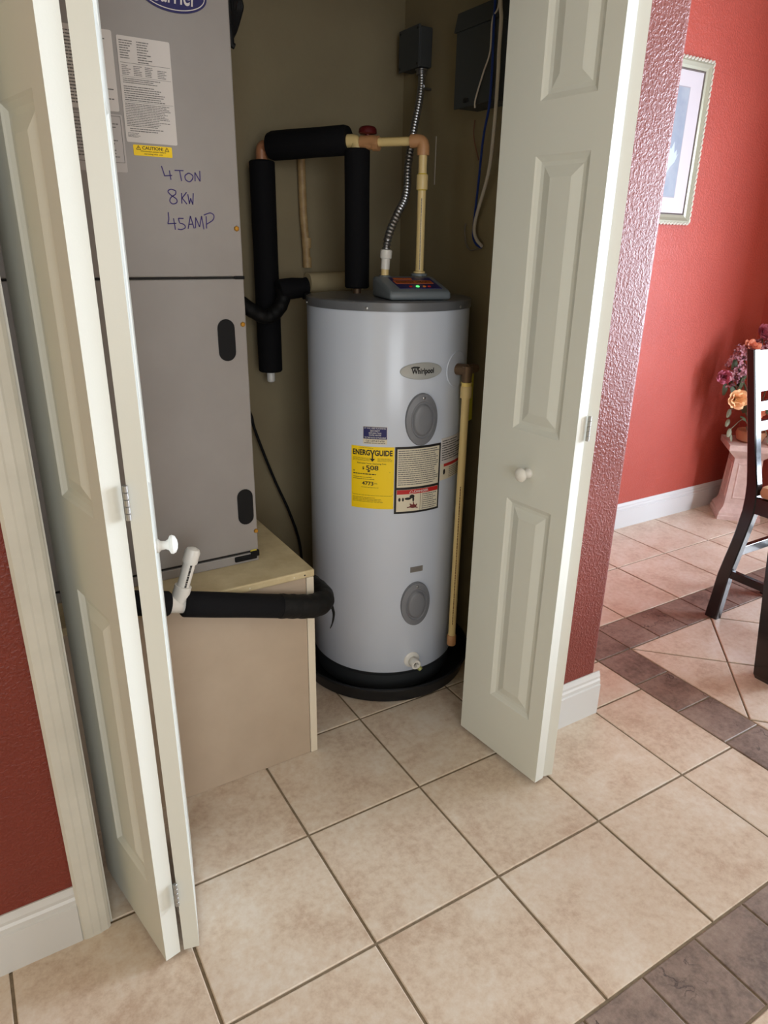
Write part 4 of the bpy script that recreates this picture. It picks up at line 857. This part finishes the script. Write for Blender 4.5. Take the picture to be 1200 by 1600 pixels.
fr_ring('inner_lip', 0.0425, 0.050, 0.008, 0.0085, 0.007, 0.0055, mat('dark_bronze_lip', (88, 80, 74), 0.4))
b = MB(); b.box(FX0+0.043, FX1-0.043, FY-0.006, FY-0.001, FZ0+0.036, FZ1-0.029); b.build('mat_board', MATB, pc)
WX0, WX1, WZ0, WZ_ = FX0+0.128, 2.321, 1.593, 2.015
b = MB(); b.box(WX0-0.004, WX1+0.004, FY-0.0066, FY-0.005, WZ0-0.004, WZ_+0.004); b.build('mat_bevel', mat('grey_bevel', (150, 146, 150), 0.5), pc)
b = MB(); b.box(WX0, WX1, FY-0.0072, FY-0.005, WZ0, WZ_); art = b.build('print', ARTB, pc)
vv = [(0, 0), (0.02, 0.03), (0.045, 0.05), (0.062, 0.085), (0.052, 0.075), (0.05, 0.10), (0.035, 0.085), (0.028, 0.13), (0.012, 0.10), (-0.02, 0.11), (-0.06, 0.05), (-0.03, 0.01)]
finish('pale_shape', [(2.245+a, FY-0.0076, 1.68+b_) for a, b_ in vv], [tuple(range(len(vv)))], ARTW, art)

# ---- pedestal (square, turned 45 degrees)
PCX, PCY = 3.012, 0.852
pd = empty('pedestal', (PCX, PCY, 0), 'short pinkish white plaster pedestal in the dining room corner', 'pedestal')
def sq_lathe(name, prof, m_, par, cx=PCX, cy=PCY, rot=45):
    """square-section turned profile: (half-diagonal, z)"""
    vv = []; ff = []
    for r, z in prof:
        for k in range(4): a = R_(rot+45+90*k); vv.append((cx+r*math.cos(a), cy+r*math.sin(a), z))
    for i in range(len(prof)-1):
        for k in range(4): ff.append((4*i+k, 4*i+(k+1) % 4, 4*i+4+(k+1) % 4, 4*i+4+k))
    ff += [(3, 2, 1, 0), tuple(4*(len(prof)-1)+k for k in range(4))]
    return finish(name, vv, ff, m_, par)
sq_lathe('plinth', [(0.153, 0.0), (0.153, 0.022), (0.146, 0.026), (0.145, 0.040), (0.128, 0.060), (0.122, 0.066), (0.113, 0.088)], PEDM, pd)
sh = sq_lathe('shaft', [(0.113, 0.088), (0.098, 0.338)], PEDM, pd)
sq_lathe('capital', [(0.098, 0.338), (0.104, 0.345), (0.112, 0.350), (0.135, 0.366), (0.160, 0.386), (0.165, 0.392), (0.165, 0.420)], PEDM, pd)
for k in range(4):   # recessed panel mouldings on the shaft
    a = R_(45+90*k); nx, ny = math.cos(a), math.sin(a); tx, ty = -ny, nx
    def sp(s, z, d):
        r = (0.113+(0.098-0.113)*(z-0.088)/0.25)*math.sqrt(0.5)+d; return (PCX+nx*r+tx*s, PCY+ny*r+ty*s, z)
    vv = []; ff = []
    for (s, z0, z1, d) in ((0.050, 0.115, 0.315, 0.0), (0.047, 0.119, 0.311, 0.003), (0.043, 0.124, 0.306, 0.003), (0.040, 0.128, 0.302, 0.0)): vv += [sp(-s, z0, d), sp(s, z0, d), sp(s*0.95, z1, d), sp(-s*0.95, z1, d)]
    for r in range(3):
        for q in range(4): ff.append((4*r+q, 4*r+(q+1) % 4, 4*r+4+(q+1) % 4, 4*r+4+q))
    finish('panel_moulding', vv, ff, PEDM, sh)

# ---- flower arrangement
fl = empty('flower_arrangement', (PCX, PCY, 0.421), 'silk flower arrangement of pink and peach roses on the pedestal', 'flowers')
b = MB(); b.lathe([(0.05, 0), (0.066, 0.01), (0.075, 0.045), (0.070, 0.06), (0.060, 0.055), (0.05, 0.05), (0, 0.05)], (PCX, PCY, 0.421), n=20); b.build('bowl', BASKET, fl, True)
def petal(mb, base, d, upv, w_, l_, curl):
    """cupped petal: 4x4 grid"""
    d = d.normalized(); s = d.cross(upv).normalized(); nn = s.cross(d).normalized(); vv = []; ff = []; n = 4
    for i in range(n+1):
        t = i/n; ww = w_*math.sin(math.pi*(0.18+0.70*t))
        for j in range(n+1):
            q = (j/n-0.5)*2; vv.append(base+d*l_*t+s*ww*0.5*q+nn*(l_*curl*(t*t)-(q*q)*w_*0.22*(1-t*0.5)))
    for i in range(n):
        for j in range(n): a = i*(n+1)+j; ff.append((a, a+1, a+n+2, a+n+1))
    mb.add(vv, ff)
def rose(c, axis, R, m_, name='rose'):
    c = Vector(c); ax = Vector(axis).normalized(); a = ax.orthogonal().normalized(); w_ = ax.cross(a); mb = MB()
    for ring, (cnt, tilt, sc) in enumerate(((3, 0.25, 0.55), (4, 0.55, 0.75), (5, 0.95, 0.95), (6, 1.25, 1.1))):
        for k in range(cnt):
            th = 2*math.pi*k/cnt+ring*0.7+random.uniform(-.15, .15); rad = a*math.cos(th)+w_*math.sin(th)
            petal(mb, c-ax*R*0.35+rad*R*0.1, ax*math.cos(tilt)+rad*math.sin(tilt), -rad*math.cos(tilt)+ax*math.sin(tilt), R*1.15*sc, R*1.05*sc, 0.25)
    return mb.build(name, m_, fl, True)
def cluster(c, R, n, m_):
    mb = MB(); c = Vector(c)
    for i in range(n):
        d = Vector((random.gauss(0, 1), random.gauss(0, 1)-0.3, random.gauss(0, 1))).normalized(); p = c+d*R*random.uniform(0.45, 1)
        a = d.orthogonal().normalized(); w_ = d.cross(a)
        for k in range(4): th = k*math.pi/2+i; rad = a*math.cos(th)+w_*math.sin(th); petal(mb, p, rad+d*0.3, d, 0.013, 0.015, 0.2)
    return mb.build('floret_cluster', m_, fl, True)
def leafp(c, d, L_, m_):
    mb = MB(); petal(mb, Vector(c), Vector(d), Vector((0, -0.6, 0.8)), L_*0.62, L_, -0.25); return mb.build('leaf', m_, fl, True)
base = Vector((PCX, PCY, 0.47))
roses = [((2.754, 0.90, 0.777), (-0.7, -0.6, 0.1), 0.032, ROSEP), ((2.812, 0.84, 0.668), (-0.5, -0.85, 0.1), 0.046, ROSEY), ((2.915, 0.88, 0.925), (-0.2, -0.5, 0.8), 0.038, ROSEO), ((3.03, 0.90, 0.985), (0, -0.8, 0.5), 0.04, ROSEP), ((3.075, 0.88, 0.895), (0.2, -0.9, 0.3), 0.045, ROSEP), ((3.08, 0.74, 0.70), (0.4, -0.8, 0.2), 0.05, ROSEY), ((2.95, 0.76, 0.80), (-0.2, -0.9, 0.3), 0.045, ROSEO), ((2.93, 0.79, 0.60), (-0.3, -0.9, 0.0), 0.038, ROSEO)]
for c, ax, R, m_ in roses:
    rose(c, ax, R, m_); c = Vector(c); mid = base.lerp(c, 0.55)+Vector((0, 0, 0.06))
    b = MB(); b.tube(smooth_path([base, mid, c-Vector(ax).normalized()*R*0.4], 6), 0.003, 6); b.build('stem', LEAF, fl, True)
for c, R, n in (((2.815, 0.90, 0.845), 0.048, 30), ((2.80, 0.90, 0.765), 0.045, 30), ((2.868, 0.90, 0.89), 0.042, 26), ((2.845, 0.88, 0.795), 0.048, 30), ((3.084, 0.92, 0.945), 0.04, 14), ((3.00, 0.90, 0.90), 0.045, 14)):
    cluster(c, R, n, MAUVE); c = Vector(c); b = MB(); b.tube(smooth_path([base, base.lerp(c, 0.5)+Vector((0, 0, 0.05)), c], 6), 0.0025, 6); b.build('stem', LEAF, fl, True)
lv = [((2.845, 0.90, 0.735), (0.2, -0.4, -0.8), 0.10, LEAF), ((2.885, 0.88, 0.70), (-0.1, -0.4, 0.9), 0.11, LEAF), ((2.875, 0.89, 0.63), (-0.5, -0.4, 0.5), 0.09, LEAF), ((2.80, 0.92, 0.80), (0.3, -0.4, -0.7), 0.07, LEAF), ((2.83, 0.90, 0.86), (-0.4, -0.3, -0.6), 0.06, LEAF), ((2.866, 0.9, 0.60), (-0.4, -0.2, -0.8), 0.045, LEAFP), ((2.871, 0.9, 0.545), (-0.5, -0.2, -0.6), 0.04, LEAFP), ((2.868, 0.88, 0.50), (-0.5, -0.3, -0.7), 0.045, LEAFP), ((2.88, 0.88, 0.47), (0.1, -0.4, -0.8), 0.04, LEAFP),
      ((3.026, 0.76, 0.45), (0.2, -0.5, -0.6), 0.05, LEAFP), ((3.02, 0.74, 0.41), (0.1, -0.5, -0.8), 0.05, LEAFP), ((3.05, 0.76, 0.38), (0.3, -0.5, -0.7), 0.045, LEAFP), ((3.028, 0.78, 0.55), (0.2, -0.6, -0.5), 0.05, LEAFP), ((3.03, 0.80, 0.61), (0.3, -0.6, -0.2), 0.05, LEAF),
      ((2.867, 0.88, 0.72), (0.0, -0.5, 0.8), 0.085, LEAF), ((2.85, 0.88, 0.70), (-0.3, -0.5, -0.7), 0.08, LEAF), ((2.89, 0.86, 0.60), (-0.2, -0.6, 0.6), 0.09, LEAF), ((2.90, 0.86, 0.66), (0.2, -0.5, -0.6), 0.08, LEAF), ((2.80, 0.91, 0.74), (-0.2, -0.3, -0.9), 0.06, LEAF), ((2.84, 0.89, 0.83), (0.5, -0.4, -0.4), 0.06, LEAF), ((2.90, 0.87, 0.86), (0.1, -0.6, -0.5), 0.07, LEAF), ((2.97, 0.84, 0.72), (0.1, -0.8, 0.3), 0.09, LEAF), ((2.99, 0.80, 0.62), (-0.1, -0.8, -0.2), 0.09, LEAF), ((3.06, 0.80, 0.78), (0.4, -0.6, 0.3), 0.09, LEAF), ((2.95, 0.83, 0.52), (-0.5, -0.6, -0.2), 0.08, LEAF), ((2.91, 0.84, 0.56), (-0.7, -0.4, 0.3), 0.07, LEAF)]
for c, d, L_, m_ in lv: leafp(c, d, L_, m_)
for c in ((2.866, 0.9, 0.60), (3.026, 0.76, 0.45), (2.868, 0.88, 0.50), (3.03, 0.80, 0.61)):
    c = Vector(c); b = MB(); b.tube(smooth_path([base, base.lerp(c, 0.5)+Vector((0, 0, 0.06)), c], 6), 0.002, 6); b.build('vine', LEAFP, fl, True)

# ---- dining chair facing the room (towards -y)
ch = empty('dining_chair', (2.05, 0.0, 0), 'black wooden ladder-back dining chair with tan seat cushion', 'chair')
backp = [(0.216, 0.0), (0.198, 0.195), (0.168, 0.358), (0.153, 0.49), (0.160, 0.58), (0.186, 0.705), (0.226, 0.885), (0.264, 1.048)]
frontp = [(0.164, 0.0), (0.150, 0.188), (0.125, 0.347), (0.107, 0.47), (0.112, 0.56), (0.140, 0.660), (0.192, 0.885), (0.231, 1.052)]
def prof_at(pr, z):
    for i in range(len(pr)-1):
        if pr[i][1] <= z <= pr[i+1][1]: t = (z-pr[i][1])/(pr[i+1][1]-pr[i][1]); return pr[i][0]+(pr[i+1][0]-pr[i][0])*t
    return pr[-1][0]
def post(x0, x1):
    zs = [0, 0.06, 0.12, 0.19, 0.26, 0.32, 0.37, 0.42, 0.47, 0.52, 0.57, 0.62, 0.68, 0.75, 0.85, 0.95, 1.05]; mb = MB(); c_ = 0.004
    vv = []; ff = []
    for z in zs:
        a, b_ = prof_at(frontp, min(z, 1.05)), prof_at(backp, min(z, 1.046)); vv += [(x0+c_, a, z), (x1-c_, a, z), (x1, a+c_, z), (x1, b_-c_, z), (x1-c_, b_, z), (x0+c_, b_, z), (x0, b_-c_, z), (x0, a+c_, z)]
    for i in range(len(zs)-1):
        for k in range(8): ff.append((8*i+k, 8*i+(k+1) % 8, 8*i+8+(k+1) % 8, 8*i+8+k))
    ff += [tuple(reversed(range(8))), tuple(8*(len(zs)-1)+k for k in range(8))]; mb.add(vv, ff); return mb.build('back_leg', WOODB, ch)
CX0, CX1, PW = 1.862, 2.272, 0.036
post(CX0, CX0+PW); post(CX1-PW, CX1)
def slat(z0, z1, name):
    n = 10; vv = []; ff = []
    for i in range(n+1):
        x = CX0+PW-0.002+(CX1-CX0-2*PW+0.004)*i/n; bow = 0.003*math.sin(math.pi*i/n)
        for z in (z0, (z0+z1)/2, z1): a = prof_at(frontp, z)+0.006+bow; vv += [(x, a, z), (x, a+0.018, z)]
    for i in range(n):
        k = 6*i; ff += [(k, k+6, k+8, k+2), (k+2, k+8, k+10, k+4), (k+1, k+3, k+9, k+7), (k+3, k+5, k+11, k+9), (k, k+1, k+7, k+6), (k+4, k+10, k+11, k+5)]
    ff += [(0, 2, 4, 5, 3, 1), (6*n, 6*n+1, 6*n+3, 6*n+5, 6*n+4, 6*n+2)]
    return finish(name, vv, ff, WOODB, ch)
slat(0.905, 1.046, 'top_rail'); slat(0.837, 0.869, 'slat'); slat(0.767, 0.800, 'slat')
for x0 in (CX0, CX1-PW):
    b = MB(); b.bbox(x0, x0+PW+0.004, -0.285, -0.245, 0, 0.53, 0.003); b.build('front_leg', WOODB, ch)
    b = MB(); b.bbox(x0+0.004, x0+0.028, -0.25, 0.118, 0.472, 0.532, 0.002); b.build('seat_rail', WOODB, ch)
    b = MB(); b.bbox(x0+0.006, x0+0.026, -0.25, 0.150, 0.190, 0.222, 0.002); b.build('side_stretcher', WOODB, ch)
b = MB(); b.bbox(CX0+PW-0.002, CX1-PW+0.002, -0.278, -0.254, 0.472, 0.532, 0.002); b.build('seat_rail', WOODB, ch)
b = MB(); b.bbox(CX0+PW-0.002, CX1-PW+0.002, 0.118, 0.140, 0.472, 0.532, 0.002); b.build('seat_rail', WOODB, ch)
b = MB(); b.bbox(CX0+PW-0.002, CX1-PW+0.002, 0.150, 0.170, 0.275, 0.312, 0.002); b.build('back_stretcher', WOODB, ch)
b = MB(); b.bbox(CX0+0.002, CX1-0.002, -0.282, 0.112, 0.532, 0.583, 0.022); b.build('seat_cushion', CUSH, ch, True)

# ---- dining table (mostly outside the picture; its leg stands in the corner)
tb = empty('dining_table', (2.25, -0.55, 0), 'black wooden dining table with chunky tapered leg at the picture edge', 'table')
TX0, TX1, TY0, TY1 = 1.568, 2.95, -1.15, -0.098
b = MB(); b.bbox(TX0-0.004, TX1, TY0, TY1+0.002, 0.728, 0.762, 0.004); b.build('tabletop', WOODB, tb)
b = MB(); b.bbox(TX0+0.03, TX1-0.03, TY0+0.03, TY0+0.05, 0.64, 0.7275, 0.002); b.bbox(TX0+0.03, TX1-0.03, TY1-0.05, TY1-0.03, 0.64, 0.7275, 0.002); b.bbox(TX0+0.03, TX0+0.05, TY0+0.05, TY1-0.05, 0.64, 0.7275, 0.002); b.bbox(TX1-0.05, TX1-0.03, TY0+0.05, TY1-0.05, 0.64, 0.7275, 0.002); b.build('apron', WOODB, tb)
for sx, sy in ((0, 1), (0, 0), (1, 1), (1, 0)):
    cx = TX0 if sx == 0 else TX1; cy = TY1 if sy else TY0; ix = 1 if sx == 0 else -1; iy = -1 if sy else 1
    def rg(i, s, z): return [(cx+ix*i, cy+iy*i, z), (cx+ix*(i+s), cy+iy*i, z), (cx+ix*(i+s), cy+iy*(i+s), z), (cx+ix*i, cy+iy*(i+s), z)]
    vv = []; ff = []
    for i, s, z in ((0.056, 0.072, 0.0), (0.050, 0.084, 0.016), (0.022, 0.112, 0.42), (0.004, 0.130, 0.7275)): vv += rg(i, s, z)
    for r in range(3):
        for k in range(4): ff.append((4*r+k, 4*r+(k+1) % 4, 4*r+4+(k+1) % 4, 4*r+4+k))
    ff += [(0, 1, 2, 3), (12, 13, 14, 15)]; finish('leg', vv, ff, WOODB, tb)
